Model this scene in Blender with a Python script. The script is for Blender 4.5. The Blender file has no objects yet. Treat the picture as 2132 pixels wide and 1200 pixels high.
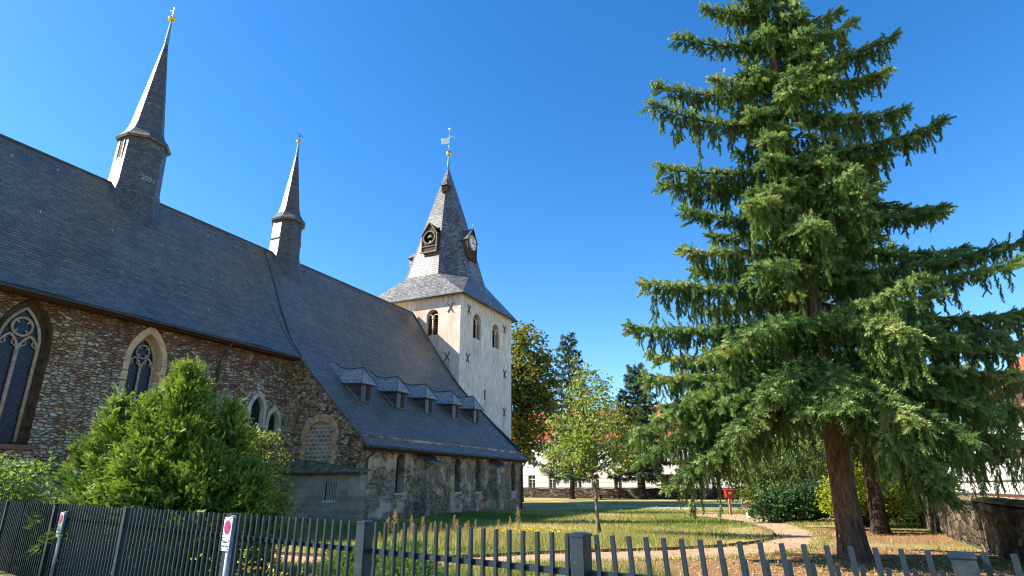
import bpy, math, random
import numpy as np
from mathutils import Vector, Matrix, geometry
S = bpy.context.scene
R = math.radians
# ------------------------------------------------------------------ camera
EYE = 1.7
PITCH = R(18.27)
FPX, CX, CY = 1248.0, 1066.0, 600.0
cd = bpy.data.cameras.new('camera'); cam = bpy.data.objects.new('camera', cd)
S.collection.objects.link(cam); S.camera = cam
cam.location = (0, 0, EYE); cam.rotation_euler = (math.pi/2 + PITCH, 0, 0)
cd.sensor_width = 36; cd.lens = FPX/2132*36; cd.clip_start = 0.05; cd.clip_end = 5000
S.render.resolution_x = 1024; S.render.resolution_y = 576
# ------------------------------------------------------------------ light
SUN = Vector((-1, -0.02, 0.787)).normalized()
w = bpy.data.worlds.new("World"); S.world = w; w.use_nodes = True
nt = w.node_tree; bg = nt.nodes['Background']
sky = nt.nodes.new('ShaderNodeTexSky'); sky.sky_type = 'NISHITA'; sky.sun_disc = False
sky.sun_elevation = math.asin(SUN.z); sky.sun_rotation = math.atan2(SUN.x, SUN.y)
sky.air_density = 1.0; sky.dust_density = 0.3; sky.ozone_density = 3.0; sky.altitude = 200
hs = nt.nodes.new('ShaderNodeHueSaturation'); hs.inputs['Hue'].default_value = 0.503; hs.inputs['Saturation'].default_value = 1.33; hs.inputs['Value'].default_value = 1.0
nt.links.new(sky.outputs[0], hs.inputs['Color']); nt.links.new(hs.outputs[0], bg.inputs['Color'])
bg.inputs['Strength'].default_value = 0.116
sl = bpy.data.lights.new('sun', 'SUN'); sl.energy = 5.0; sl.angle = R(0.5); sl.color = (1.0, 0.93, 0.82)
so = bpy.data.objects.new('sun', sl); S.collection.objects.link(so)
so.rotation_euler = SUN.to_track_quat('Z', 'Y').to_euler(); so.location = (-60, 0, 60)
S.cycles.pixel_filter_type = 'BLACKMAN_HARRIS'; S.cycles.filter_width = 1.15
S.view_settings.view_transform = 'Standard'; S.view_settings.look = 'None'
S.view_settings.exposure = 1.27; S.view_settings.gamma = 1
# ------------------------------------------------------------------ frames and helpers
AZ = R(25.576)
U = Vector((math.sin(AZ), math.cos(AZ), 0)); V = Vector((-math.cos(AZ), math.sin(AZ), 0))
CHROT = math.atan2(U.y, U.x)
def W(s, t, z=0): return U*s + V*t + Vector((0, 0, z))
def ray(px, py):
    a, b = px-CX, CY-py
    return Vector((a, FPX*math.cos(PITCH)-b*math.sin(PITCH), FPX*math.sin(PITCH)+b*math.cos(PITCH)))
def at(px, py, Y):                       # world point seen in that direction at depth Y
    r = ray(px, py); return Vector((0, 0, EYE)) + r*(Y/r.y)
def ground(px, py, z=0.0):
    r = ray(px, py); return Vector((0, 0, EYE)) + r*((z-EYE)/r.z)
COL = S.collection
def tag(o, label=None, cat=None, group=None, kind=None):
    if label: o['label'] = label
    if cat: o['category'] = cat
    if group: o['group'] = group
    if kind: o['kind'] = kind
    return o
def thing(name, label, cat, loc, rz=0.0, group=None):
    o = bpy.data.objects.new(name, None); COL.objects.link(o)
    o.location = loc; o.rotation_euler = (0, 0, rz); o.empty_display_size = 0.3
    return tag(o, label, cat, group)
def copy_tree(o, parent=None):
    c = o.copy(); COL.objects.link(c); c.parent = parent
    for ch in list(o.children): copy_tree(ch, c)
    return c
class MB:
    """collects polygons; base = origin (in the same frame) of the thing they belong to"""
    def __init__(s, base=(0, 0, 0)): s.v = []; s.f = []; s.b = Vector(base)
    def face(s, pts):
        n = len(s.v); s.v += [Vector(p) - s.b for p in pts]; s.f.append(tuple(range(n, n+len(pts))))
    def box(s, a, b, M=None):
        x0, y0, z0 = a; x1, y1, z1 = b
        c = [(x0,y0,z0),(x1,y0,z0),(x1,y1,z0),(x0,y1,z0),(x0,y0,z1),(x1,y0,z1),(x1,y1,z1),(x0,y1,z1)]
        c = [Vector(p) for p in c]
        if M is not None: c = [M @ p for p in c]
        n = len(s.v); s.v += [p - s.b for p in c]
        s.f += [tuple(n+i for i in q) for q in ((3,2,1,0),(4,5,6,7),(0,1,5,4),(1,2,6,5),(2,3,7,6),(3,0,4,7))]
    def bar(s, p, q, w, h=None, up=(0, 0, 1)):      # rectangular bar p -> q
        p, q = Vector(p), Vector(q); h = w if h is None else h
        d = (q-p).normalized(); up = Vector(up)
        if abs(d.dot(up)) > .98: up = Vector((0, 1, 0))
        x = d.cross(up).normalized()*w/2; y = x.cross(d).normalized()*h/2
        n = len(s.v)
        for c in (p, q):
            for i, j in ((-1,-1),(1,-1),(1,1),(-1,1)): s.v.append(c + x*i + y*j - s.b)
        s.f += [tuple(n+i for i in f) for f in ((0,1,2,3),(7,6,5,4),(0,4,5,1),(1,5,6,2),(2,6,7,3),(3,7,4,0))]
    def rings(s, rr, closed=True, cap=(True, True)):
        n = len(s.v); m = len(rr[0])
        for r in rr: s.v += [Vector(p) - s.b for p in r]
        for i in range(len(rr)-1):
            for j in range(m if closed else m-1):
                k = (j+1) % m
                s.f.append((n+i*m+j, n+i*m+k, n+(i+1)*m+k, n+(i+1)*m+j))
        if cap[0]: s.f.append(tuple(n+j for j in reversed(range(m))))
        if cap[1]: s.f.append(tuple(n+(len(rr)-1)*m+j for j in range(m)))
    def tube(s, pts, rad, n=8, cap=True):
        pts = [Vector(p) for p in pts]; rr = []
        if not hasattr(rad, '__len__'): rad = [rad]*len(pts)
        x = None
        for i, p in enumerate(pts):
            d = (pts[min(i+1, len(pts)-1)] - pts[max(i-1, 0)]).normalized()
            if x is None: x = d.cross(Vector((0.31, 0.2, 1)) if abs(d.z) < .9 else Vector((1, 0.1, 0))).normalized()
            else: x = (x - d*x.dot(d)).normalized()
            y = d.cross(x)
            rr.append([p + (x*math.cos(a)+y*math.sin(a))*rad[i] for a in [2*math.pi*k/n for k in range(n)]])
        s.rings(rr, cap=(cap, cap))
    def lathe(s, prof, c, n=16, rot=0):
        c = Vector(c)
        s.rings([[c + Vector((r*math.cos(rot+2*math.pi*k/n), r*math.sin(rot+2*math.pi*k/n), z)) for k in range(n)] for r, z in prof])
    def ball(s, c, r, n=12):
        s.lathe([(max(r*math.sin(a), r*.03), -r*math.cos(a)) for a in [math.pi*i/8 for i in range(9)]], c, n)
    def holed(s, outer, holes, f3):                 # 2-D outline with holes, f3 maps (a,b)->3-D
        polys = [[Vector((a, b, 0)) for a, b in p] for p in [outer]+holes]
        flat = [p for q in polys for p in q]
        n = len(s.v); s.v += [Vector(f3(p.x, p.y)) - s.b for p in flat]
        for tr in geometry.tessellate_polygon(polys): s.f.append(tuple(n+i for i in tr))
    def strip(s, outline, f3a, f3b):                # wall between an outline and its offset copy
        m = len(outline)
        for i in range(m):
            a, b = outline[i], outline[(i+1) % m]
            s.face([f3a(*a), f3a(*b), f3b(*b), f3b(*a)])
    def build(s, name, mat, parent=None, smooth=False, uv=True, kind=None):
        me = bpy.data.meshes.new(name); me.from_pydata([tuple(p) for p in s.v], [], s.f)
        me.materials.append(mat)
        if uv:
            l = me.uv_layers.new(name='UVMap').data
            me.update()
            for p in me.polygons:
                nr = p.normal; h = Vector((0, 0, 1)).cross(nr)
                h = Vector((1, 0, 0)) if h.length < .05 else h.normalized()
                if abs(h.x) > abs(h.y):
                    if h.x < 0: h = -h
                elif h.y < 0: h = -h
                g = nr.cross(h)
                if g.z < 0: g = -g
                for li in p.loop_indices:
                    co = me.vertices[me.loops[li].vertex_index].co
                    l[li].uv = (co.dot(h), co.dot(g))
        if smooth: me.polygons.foreach_set('use_smooth', [True]*len(me.polygons))
        o = bpy.data.objects.new(name, me); COL.objects.link(o)
        if parent is not None: o.parent = parent
        if kind: o['kind'] = kind
        return o
def arch(cx, hw, z0, zs, za, n=8):
    """outline (counter-clockwise from lower left) of an opening with a pointed or round head"""
    h = za-zs; c = (h*h-hw*hw)/(2*hw); r = hw+c; tm = math.acos(max(-1, min(1, c/r)))
    right = [(cx - c + r*math.cos(tm*k/n), zs + r*math.sin(tm*k/n)) for k in range(n+1)]
    left = [(2*cx-x, z) for x, z in reversed(right[:-1])]
    return [(cx-hw, z0), (cx+hw, z0)] + right + left
# ------------------------------------------------------------------ materials
def mat(name, rough=.8, spec=.3):
    m = bpy.data.materials.new(name); m.use_nodes = True
    b = m.node_tree.nodes['Principled BSDF']; b.inputs['Roughness'].default_value = rough
    b.inputs['Specular IOR Level'].default_value = spec
    return m, m.node_tree, b
class N:
    def __init__(s, t): s.t = t; s._c = {}
    def n(s, ty, **kw):
        o = s.t.nodes.new(ty)
        for k, v in kw.items(): setattr(o, k, v)
        return o
    def l(s, a, b): s.t.links.new(a, b)
    def val(s, x, inp):
        if isinstance(x, (int, float)): inp.default_value = x
        elif isinstance(x, (tuple, list)): inp.default_value = (*x, 1) if len(x) == 3 and len(inp.default_value) == 4 else x
        else: s.l(x, inp)
    def coord(s, kind='Object'): 
        if 'tc' not in s._c: s._c['tc'] = s.n('ShaderNodeTexCoord')
        return s._c['tc'].outputs[kind]
    def mapping(s, v, scale=(1, 1, 1), rot=(0, 0, 0), loc=(0, 0, 0)):
        m = s.n('ShaderNodeMapping'); s.l(v, m.inputs[0]); m.inputs['Scale'].default_value = scale
        m.inputs['Rotation'].default_value = rot; m.inputs['Location'].default_value = loc; return m.outputs[0]
    def noise(s, v, scale=5, detail=4, rough=.55, dist=0, out='Fac'):
        m = s.n('ShaderNodeTexNoise'); s.l(v, m.inputs['Vector']); m.inputs['Scale'].default_value = scale
        m.inputs['Detail'].default_value = detail; m.inputs['Roughness'].default_value = rough; m.inputs['Distortion'].default_value = dist
        return m.outputs[out]
    def ramp(s, f, stops, interp='LINEAR'):
        m = s.n('ShaderNodeValToRGB'); s.l(f, m.inputs[0]); e = m.color_ramp; e.interpolation = interp
        while len(e.elements) < len(stops): e.elements.new(.5)
        for i, (p, c) in enumerate(stops):
            e.elements[i].position = p; e.elements[i].color = (*c, 1) if hasattr(c, '__len__') else (c, c, c, 1)
        return m.outputs[0]
    def mix(s, f, a, b, mode='MIX'):
        m = s.n('ShaderNodeMix', data_type='RGBA', blend_type=mode)
        s.val(f, m.inputs[0]); s.val(a, m.inputs[6]); s.val(b, m.inputs[7]); return m.outputs[2]
    def math(s, op, a, b=0, c=None):
        m = s.n('ShaderNodeMath', operation=op); s.val(a, m.inputs[0]); s.val(b, m.inputs[1])
        if c is not None: s.val(c, m.inputs[2])
        return m.outputs[0]
    def bump(s, h, strength=.5, dist=.05, b=None):
        m = s.n('ShaderNodeBump'); s.l(h, m.inputs['Height']); m.inputs['Strength'].default_value = strength
        m.inputs['Distance'].default_value = dist
        if b is not None: s.l(m.outputs[0], b.inputs['Normal'])
        return m.outputs[0]
def simple(name, col, rough=.7, spec=.3, metal=0, var=.18, scale=6, bump=0):
    m, t, b = mat(name, rough, spec); n = N(t); f = n.noise(n.coord(), scale, 5)
    lo = tuple(c*(1-var) for c in col); hi = tuple(min(1, c*(1+var)) for c in col)
    n.l(n.ramp(f, [(.3, lo), (.7, hi)]), b.inputs['Base Color']); b.inputs['Metallic'].default_value = metal
    if bump: n.bump(n.noise(n.coord(), scale*6, 4), bump, .02, b)
    return m
def rubble(name, stops, scale=(3.2, 3.2, 6.0), mortar=(.20, .165, .125), gap=.05, plaster=0.0, pcol=(.42, .37, .31), dark_top=None, bs=.9, stain=.5, light_zone=None):
    """irregular stone masonry: cell stones, mortar, patches of old render, soot stains"""
    m, t, b = mat(name, .92, .15); n = N(t)
    co = n.coord()
    wob = n.noise(co, 1.7, 3, out='Color')
    v = n.n('ShaderNodeVectorMath', operation='MULTIPLY_ADD'); n.l(wob, v.inputs[0]); v.inputs[1].default_value = (.35, .35, .22); n.l(co, v.inputs[2])
    mp = n.mapping(v.outputs[0], scale)
    vo = n.n('ShaderNodeTexVoronoi', feature='F1'); n.l(mp, vo.inputs['Vector']); vo.inputs['Scale'].default_value = 1; vo.inputs['Randomness'].default_value = .82
    v2 = n.n('ShaderNodeTexVoronoi', feature='DISTANCE_TO_EDGE'); n.l(mp, v2.inputs['Vector']); v2.inputs['Scale'].default_value = 1; v2.inputs['Randomness'].default_value = .82
    sep = n.n('ShaderNodeSeparateColor'); n.l(vo.outputs['Color'], sep.inputs[0])
    key = sep.outputs[0]
    if light_zone is not None:          # pale stones gather at one level of the wall
        sx = n.n('ShaderNodeSeparateXYZ'); n.l(co, sx.inputs[0])
        z = n.math('ADD', sx.outputs[2], n.math('MULTIPLY', n.noise(co, .8, 3), 1.6))
        zz = n.ramp(n.math('DIVIDE', z, 10.0), light_zone)
        key = n.math('ADD', n.math('MULTIPLY', key, .55), n.math('MULTIPLY', zz, .45))
    col = n.ramp(key, stops)
    g = n.noise(co, 22, 5, .7)
    col = n.mix(.55, col, n.ramp(g, [(.25, .5), (.75, 1.0)]), 'MULTIPLY')
    edge = n.math('ADD', v2.outputs['Distance'], n.math('MULTIPLY', n.noise(co, 14, 3), .05))
    mm = n.ramp(edge, [(gap*.6+.02, 1.0), (gap*1.4+.03, 0.0)])
    col = n.mix(mm, col, mortar)
    if plaster > 0:
        pm = n.ramp(n.noise(co, .9, 7, .68), [(.60-plaster*.25, 0.0), (.68-plaster*.25, 1.0)])
        pc = n.mix(n.noise(co, 9, 5, .7), tuple(c*.62 for c in pcol), pcol)
        col = n.mix(pm, col, pc)
    st = n.ramp(n.noise(n.mapping(co, (1, 1, .45)), .8, 6, .65), [(.35, (1-stain, (1-stain)*.82, (1-stain)*.64)), (.62, (1.0, 1.0, 1.0))])
    col = n.mix(1.0, col, st, 'MULTIPLY')
    n.l(col, b.inputs['Base Color'])
    h = n.math('ADD', n.ramp(edge, [(.0, 0.0), (gap*2.5+.08, 1.0)]), n.math('MULTIPLY', g, .5))
    if plaster > 0: h = n.mix(pm, h, n.math('ADD', .75, n.math('MULTIPLY', g, .25)))
    n.bump(h, bs, .13, b)
    return m
def slate(name, base=(.075, .08, .095), row=.17, wid=.26, tilt=R(4), patch=(.10, .095, .085), rough=.42, spec=.5, var=.5, patch_amt=.5):
    m, t, b = mat(name, rough, spec); n = N(t)
    co = n.mapping(n.coord('UV'), rot=(0, 0, tilt))
    br = n.n('ShaderNodeTexBrick'); n.l(co, br.inputs['Vector'])
    br.inputs['Scale'].default_value = 1; br.inputs['Row Height'].default_value = row; br.inputs['Brick Width'].default_value = wid
    br.inputs['Mortar Size'].default_value = .006; br.inputs['Mortar Smooth'].default_value = .3; br.inputs['Bias'].default_value = -.1
    br.inputs['Color1'].default_value = (*[c*(1-var*.5) for c in base], 1); br.inputs['Color2'].default_value = (*[c*(1+var) for c in base], 1)
    br.inputs['Mortar'].default_value = (.012, .012, .014, 1)
    big = n.ramp(n.noise(n.mapping(n.coord('UV'), (1, .35, 1)), .45, 6, .6), [(.38, 0.0), (.68, 1.0)])
    c2 = n.mix(n.math('MULTIPLY', big, patch_amt), br.outputs['Color'], n.mix(1, br.outputs['Color'], tuple(p/q for p, q in zip(patch, base)), 'MULTIPLY'))
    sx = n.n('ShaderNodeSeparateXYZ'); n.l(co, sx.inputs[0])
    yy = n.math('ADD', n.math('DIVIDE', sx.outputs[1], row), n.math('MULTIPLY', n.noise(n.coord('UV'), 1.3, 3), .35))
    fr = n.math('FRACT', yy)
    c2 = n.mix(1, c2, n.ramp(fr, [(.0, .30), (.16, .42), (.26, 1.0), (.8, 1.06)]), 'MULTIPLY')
    rown = n.n('ShaderNodeTexWhiteNoise', noise_dimensions='1D'); n.l(n.math('FLOOR', yy), rown.inputs['W'])
    c2 = n.mix(1, c2, n.ramp(rown.outputs['Value'], [(0, .82), (1, 1.12)]), 'MULTIPLY')
    fine = n.ramp(n.noise(n.mapping(n.coord('UV'), (1, .5, 1)), 7, 4, .7), [(.3, .72), (.75, 1.2)])
    c2 = n.mix(1, c2, fine, 'MULTIPLY'); n.l(c2, b.inputs['Base Color'])
    h = n.math('ADD', n.math('MULTIPLY', n.math('SUBTRACT', 1.0, fr), 1.0), n.math('MULTIPLY', br.outputs['Fac'], -.8))
    h = n.math('ADD', h, n.math('MULTIPLY', n.noise(n.coord('UV'), 9, 3), .5))
    n.bump(h, .55, .03, b)
    r = n.ramp(n.noise(n.coord('UV'), 3, 4), [(.3, rough-.08), (.7, rough+.15)]); n.l(r, b.inputs['Roughness'])
    return m
def blocks(name, c1, c2, mort, bw, bh, axis='Y', ms=.012, rough=.9, off=.5):
    m, t, b = mat(name, rough, .15); n = N(t)
    sx = n.n('ShaderNodeSeparateXYZ'); n.l(n.coord(), sx.inputs[0])
    cb = n.n('ShaderNodeCombineXYZ'); n.l(sx.outputs[{'X': 0, 'Y': 1}[axis]], cb.inputs[0]); n.l(sx.outputs[2], cb.inputs[1])
    wv = n.n('ShaderNodeVectorMath', operation='MULTIPLY_ADD'); n.l(n.noise(n.coord(), 3, 3, out='Color'), wv.inputs[0]); wv.inputs[1].default_value = (.05, .03, 0); n.l(cb.outputs[0], wv.inputs[2])
    br = n.n('ShaderNodeTexBrick'); n.l(wv.outputs[0], br.inputs['Vector']); br.inputs['Scale'].default_value = 1
    br.offset = off
    br.inputs['Row Height'].default_value = bh; br.inputs['Brick Width'].default_value = bw; br.inputs['Mortar Size'].default_value = ms
    br.inputs['Mortar Smooth'].default_value = .3
    br.inputs['Color1'].default_value = (*c1, 1); br.inputs['Color2'].default_value = (*c2, 1); br.inputs['Mortar'].default_value = (*mort, 1)
    c = n.mix(.7, br.outputs['Color'], n.ramp(n.noise(n.coord(), 12, 6, .75), [(.3, .62), (.7, 1.0)]), 'MULTIPLY')
    st = n.ramp(n.noise(n.coord(), 1.1, 5, .6), [(.35, .72), (.65, 1.0)])
    n.l(n.mix(1, c, st, 'MULTIPLY'), b.inputs['Base Color'])
    n.bump(n.math('ADD', n.math('MULTIPLY', br.outputs['Fac'], -1), n.math('MULTIPLY', n.noise(n.coord(), 25, 5, .7), .6)), .7, .03, b)
    return m
def plaster(name, c1, c2, streak=(1, 1, .12), amt=.5, bs=.6, dirt=(.5, .36, .2), stain_scale=1.0, sscale=9):
    m, t, b = mat(name, .93, .1); n = N(t); co = n.coord()
    c = n.mix(n.ramp(n.noise(co, .35, 6, .6), [(.35, 0.0), (.65, 1.0)]), c1, c2)
    s = n.ramp(n.noise(n.mapping(co, streak), sscale, 6, .72), [(.32, 1-amt), (.62, 1.0)])
    c = n.mix(1, c, s, 'MULTIPLY')
    d = n.ramp(n.noise(n.mapping(co, (1, 1, .5)), stain_scale, 7, .7), [(.54, 0.0), (.72, .75)])
    c = n.mix(d, c, dirt); n.l(c, b.inputs['Base Color'])
    n.bump(n.math('ADD', n.noise(n.mapping(co, streak), 14, 6, .8), n.math('MULTIPLY', n.noise(co, 3, 4), .8)), bs, .05, b)
    return m
def leafmat(name, stops, trans=.35, rough=.55, attr=True):
    m, t, b = mat(name, rough, .25); n = N(t)
    a = n.n('ShaderNodeAttribute', attribute_name='tint')
    c = n.ramp(a.outputs['Fac'], stops); n.l(c, b.inputs['Base Color'])
    if trans:
        tr = n.n('ShaderNodeBsdfTranslucent'); n.l(n.mix(1, c, (1.5, 1.5, .8), 'MULTIPLY'), tr.inputs['Color'])
        mx = n.n('ShaderNodeMixShader'); mx.inputs[0].default_value = trans
        n.l(b.outputs[0], mx.inputs[1]); n.l(tr.outputs[0], mx.inputs[2]); n.l(mx.outputs[0], t.nodes['Material Output'].inputs[0])
    return m
def barkmat(name, c1, c2, scale=(9, 9, 2.2), bs=.9):
    m, t, b = mat(name, .95, .1); n = N(t); co = n.mapping(n.coord(), scale)
    f = n.noise(co, 1.3, 6, .7, .6); n.l(n.ramp(f, [(.36, c1), (.62, c2)]), b.inputs['Base Color']); n.bump(f, bs, .08, b); return m
def glassmat(name, c=(.02, .028, .05), rough=.15, lead=None):
    m, t, b = mat(name, rough, .3); n = N(t)
    col = n.ramp(n.noise(n.coord(), 7, 3), [(.3, tuple(x*.6 for x in c)), (.7, tuple(x*1.5 for x in c))])
    if lead:
        sx = n.n('ShaderNodeSeparateXYZ'); n.l(n.coord(), sx.inputs[0])
        cb = n.n('ShaderNodeCombineXYZ'); n.l(sx.outputs[0], cb.inputs[0]); n.l(sx.outputs[2], cb.inputs[1])
        br = n.n('ShaderNodeTexBrick'); n.l(n.mapping(cb.outputs[0], rot=(0, 0, R(45))), br.inputs[0]); br.offset = 0
        br.inputs['Scale'].default_value = 1; br.inputs['Row Height'].default_value = lead; br.inputs['Brick Width'].default_value = lead; br.inputs['Mortar Size'].default_value = .006
        col = n.mix(br.outputs['Fac'], col, (.07, .08, .09)); n.bump(n.noise(n.coord(), 12, 2), .25, .03, b)
    n.l(col, b.inputs['Base Color']); return m

M = {}
M['choir_stone'] = rubble('choir_stone', [(.0, (.22, .13, .09)), (.28, (.36, .19, .125)), (.45, (.46, .28, .19)), (.58, (.58, .42, .29)), (.68, (.80, .66, .48)), (1, (.92, .82, .66))],
    scale=(3.8, 3.8, 8.8), mortar=(.16, .115, .08), gap=.05, light_zone=[(.0, .9), (.36, .9), (.66, 1.0), (.80, .6), (.90, .2)], stain=.25, plaster=.06, pcol=(.55, .46, .37))
M['aisle_stone'] = rubble('aisle_stone', [(.0, (.28, .19, .12)), (.4, (.48, .35, .24)), (.7, (.66, .52, .38)), (1, (.85, .71, .55))],
    scale=(4.6, 4.6, 8.5), mortar=(.56, .42, .29), gap=.05, plaster=.45, pcol=(.88, .69, .49), stain=.2)
M['gable_stone'] = rubble('gable_stone', [(.0, (.22, .13, .07)), (.35, (.46, .26, .13)), (.6, (.66, .43, .25)), (.8, (.84, .64, .42)), (1, (.92, .78, .58))],
    scale=(4.2, 4.2, 7.4), mortar=(.30, .21, .135), gap=.05, plaster=.08, pcol=(.62, .50, .38), stain=.35)
M['park_stone'] = rubble('park_stone', [(.0, (.05, .04, .03)), (.5, (.16, .12, .09)), (1, (.34, .27, .21))], scale=(2.6, 2.6, 5.6), mortar=(.10, .08, .06), gap=.05, stain=.6)
M['moss_stone'] = rubble('moss_stone', [(.0, (.06, .05, .035)), (.5, (.17, .14, .095)), (1, (.36, .30, .22))], scale=(2.4, 2.4, 4.2), mortar=(.09, .08, .06), gap=.05, plaster=.25, pcol=(.26, .22, .16), stain=.5)
M['moss'] = simple('moss', (.19, .145, .08), .95, .1, var=.6, scale=2.5, bump=.8)
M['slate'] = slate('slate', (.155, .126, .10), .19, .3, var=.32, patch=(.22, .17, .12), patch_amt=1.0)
M['slate_cheek'] = slate('slate_cheek', (.115, .105, .097), .14, .2, R(3))
M['slate_sky_sheen'] = slate('slate_sky_sheen', (.40, .35, .30), .14, .2, R(5), rough=.38, spec=.6, var=.35)  # sky reflection on the shaded dormer slopes put into a paler base colour
M['slate_spire'] = slate('slate_spire', (.19, .18, .17), .24, .22, 0, patch=(.055, .053, .05), rough=.42, spec=.55, var=.7, patch_amt=.9)
M['annex_block'] = blocks('annex_block', (.38, .285, .195), (.60, .47, .33), (.80, .65, .46), .52, .31, ms=.012)
M['infill_brick'] = blocks('infill_brick', (.32, .21, .14), (.58, .39, .26), (.80, .66, .50), .33, .22, ms=.028)
M['arch_stone'] = simple('arch_stone', (.56, .34, .18), .9, .15, var=.4, scale=3, bump=.6)
M['tan_stone'] = simple('tan_stone', (.60, .41, .24), .9, .15, var=.22, scale=4, bump=.4)
M['shade_soot_stone'] = simple('shade_soot_stone', (.10, .065, .045), .95, .1, var=.5, scale=3, bump=.7)  # window recess darkened by colour: deep shade as well as soot
M['tracery_stone'] = simple('tracery_stone', (.42, .32, .23), .9, .15, var=.25, scale=4, bump=.4)
M['pale_stone'] = simple('pale_stone', (.60, .49, .38), .9, .15, var=.25, scale=4, bump=.4)
M['plaster_warm'] = plaster('plaster_warm', (.84, .60, .46), (.92, .75, .61), amt=.35, bs=.5, sscale=6, dirt=(.55, .33, .18), stain_scale=.7)
M['plaster_rough_lifted'] = plaster('plaster_rough_lifted', (.86, .76, .64), (.93, .85, .74), amt=.6, bs=.8, dirt=(.70, .50, .33), stain_scale=.7, sscale=7)  # rougher render, also whitened to make up for shade on the side face
M['white_plaster'] = plaster('white_plaster', (.62, .60, .57), (.70, .68, .65), amt=.12, bs=.1, dirt=(.6, .55, .5), stain_scale=.5)
M['lead'] = simple('lead', (.045, .05, .055), .5, .5, .2, .3, 5)
M['gutter'] = simple('gutter', (.055, .045, .04), .5, .5, .3, .3, 5)
M['iron'] = simple('iron', (.12, .085, .055), .8, .3, .2, .35, 8)
M['gold'] = simple('gold', (.85, .52, .08), .3, .5, 1.0, .08, 5)
M['copper'] = simple('copper', (.13, .27, .29), .6, .4, .1, .25, 3)
M['bronze'] = simple('bronze', (.14, .22, .17), .6, .4, .3, .3, 6)
M['glint_white'] = simple('glint_white', (.92, .92, .90), .3, .6, .0, .05, 5)  # sun glint on the vane painted as a plain near-white colour
M['dark'] = simple('dark', (.012, .011, .011), .9, .1)
M['brown_wood'] = simple('brown_wood', (.07, .04, .03), .8, .2, var=.35, scale=9)
M['red_wood'] = simple('red_wood', (.07, .022, .014), .75, .25, var=.3, scale=9)
M['grey_wood'] = simple('grey_wood', (.24, .19, .15), .85, .15, var=.3, scale=8)
M['louvre'] = simple('louvre', (.16, .10, .065), .85, .15, var=.3, scale=8)
M['lead_glass'] = glassmat('lead_glass', (.018, .026, .055), .35, .13)
M['glass'] = glassmat('glass', (.02, .02, .022), .2)
M['fence_paint'] = simple('fence_paint', (.008, .019, .032), .45, .35, 0, .25, 4)
def paintmat():
    m, t, b = mat('fence_paint', .45, .35); n = N(t); co = n.coord()
    c = n.ramp(n.noise(co, 5, 5), [(.3, (.007, .016, .027)), (.7, (.012, .026, .042))])
    c = n.mix(n.ramp(n.noise(co, 38, 2, .5), [(.73, 0.0), (.76, 1.0)]), c, (.30, .31, .31))
    c = n.mix(n.ramp(n.noise(co, 2.2, 6, .75), [(.58, 0.0), (.75, .45)]), c, (.10, .095, .08))
    n.l(c, b.inputs['Base Color']); return m
M['fence_paint'] = paintmat()
M['galvanised'] = simple('galvanised', (.36, .38, .39), .45, .5, .7, .15, 12)
M['sign_white'] = simple('sign_white', (.80, .80, .80), .4, .4, var=.04)
M['sign_red'] = simple('sign_red', (.72, .02, .03), .4, .4, var=.05)
M['sign_blue'] = simple('sign_blue', (.015, .04, .42), .4, .4, var=.05)
M['black_paint'] = simple('black_paint', (.015, .015, .015), .5, .3)
M['clock_white'] = simple('clock_white', (.82, .78, .76), .5, .3, var=.05)
M['timber'] = simple('timber', (.07, .035, .028), .85, .15, var=.3, scale=5)
M['window_white'] = simple('window_white', (.75, .74, .72), .5, .3, var=.05)
M['red_paint'] = simple('red_paint', (.45, .02, .03), .4, .4, var=.1)
M['yellow_paint'] = simple('yellow_paint', (.8, .55, .05), .5, .3, var=.1)
M['post_wood'] = simple('post_wood', (.42, .19, .08), .8, .2, var=.25, scale=6)
M['bench_wood'] = simple('bench_wood', (.55, .28, .08), .6, .3, var=.2, scale=6)
M['spruce_bark'] = barkmat('spruce_bark', (.07, .045, .032), (.28, .17, .115))
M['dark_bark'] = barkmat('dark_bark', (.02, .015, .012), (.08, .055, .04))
M['grey_bark'] = barkmat('grey_bark', (.12, .10, .08), (.30, .26, .21))
def tilemat():
    m, t, b = mat('roof_tile', .8, .2); n = N(t); co = n.coord('UV')
    br = n.n('ShaderNodeTexBrick'); n.l(co, br.inputs['Vector']); br.offset = 0
    br.inputs['Scale'].default_value = 1; br.inputs['Row Height'].default_value = .36; br.inputs['Brick Width'].default_value = .26; br.inputs['Mortar Size'].default_value = .035
    br.inputs['Color1'].default_value = (.40, .10, .045, 1); br.inputs['Color2'].default_value = (.60, .19, .085, 1); br.inputs['Mortar'].default_value = (.14, .04, .025, 1)
    n.l(n.mix(.5, br.outputs['Color'], n.ramp(n.noise(co, 1.5, 5), [(.3, .5), (.7, 1.0)]), 'MULTIPLY'), b.inputs['Base Color']); n.bump(br.outputs['Fac'], .6, -.05, b); return m
M['roof_tile'] = tilemat()
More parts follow.
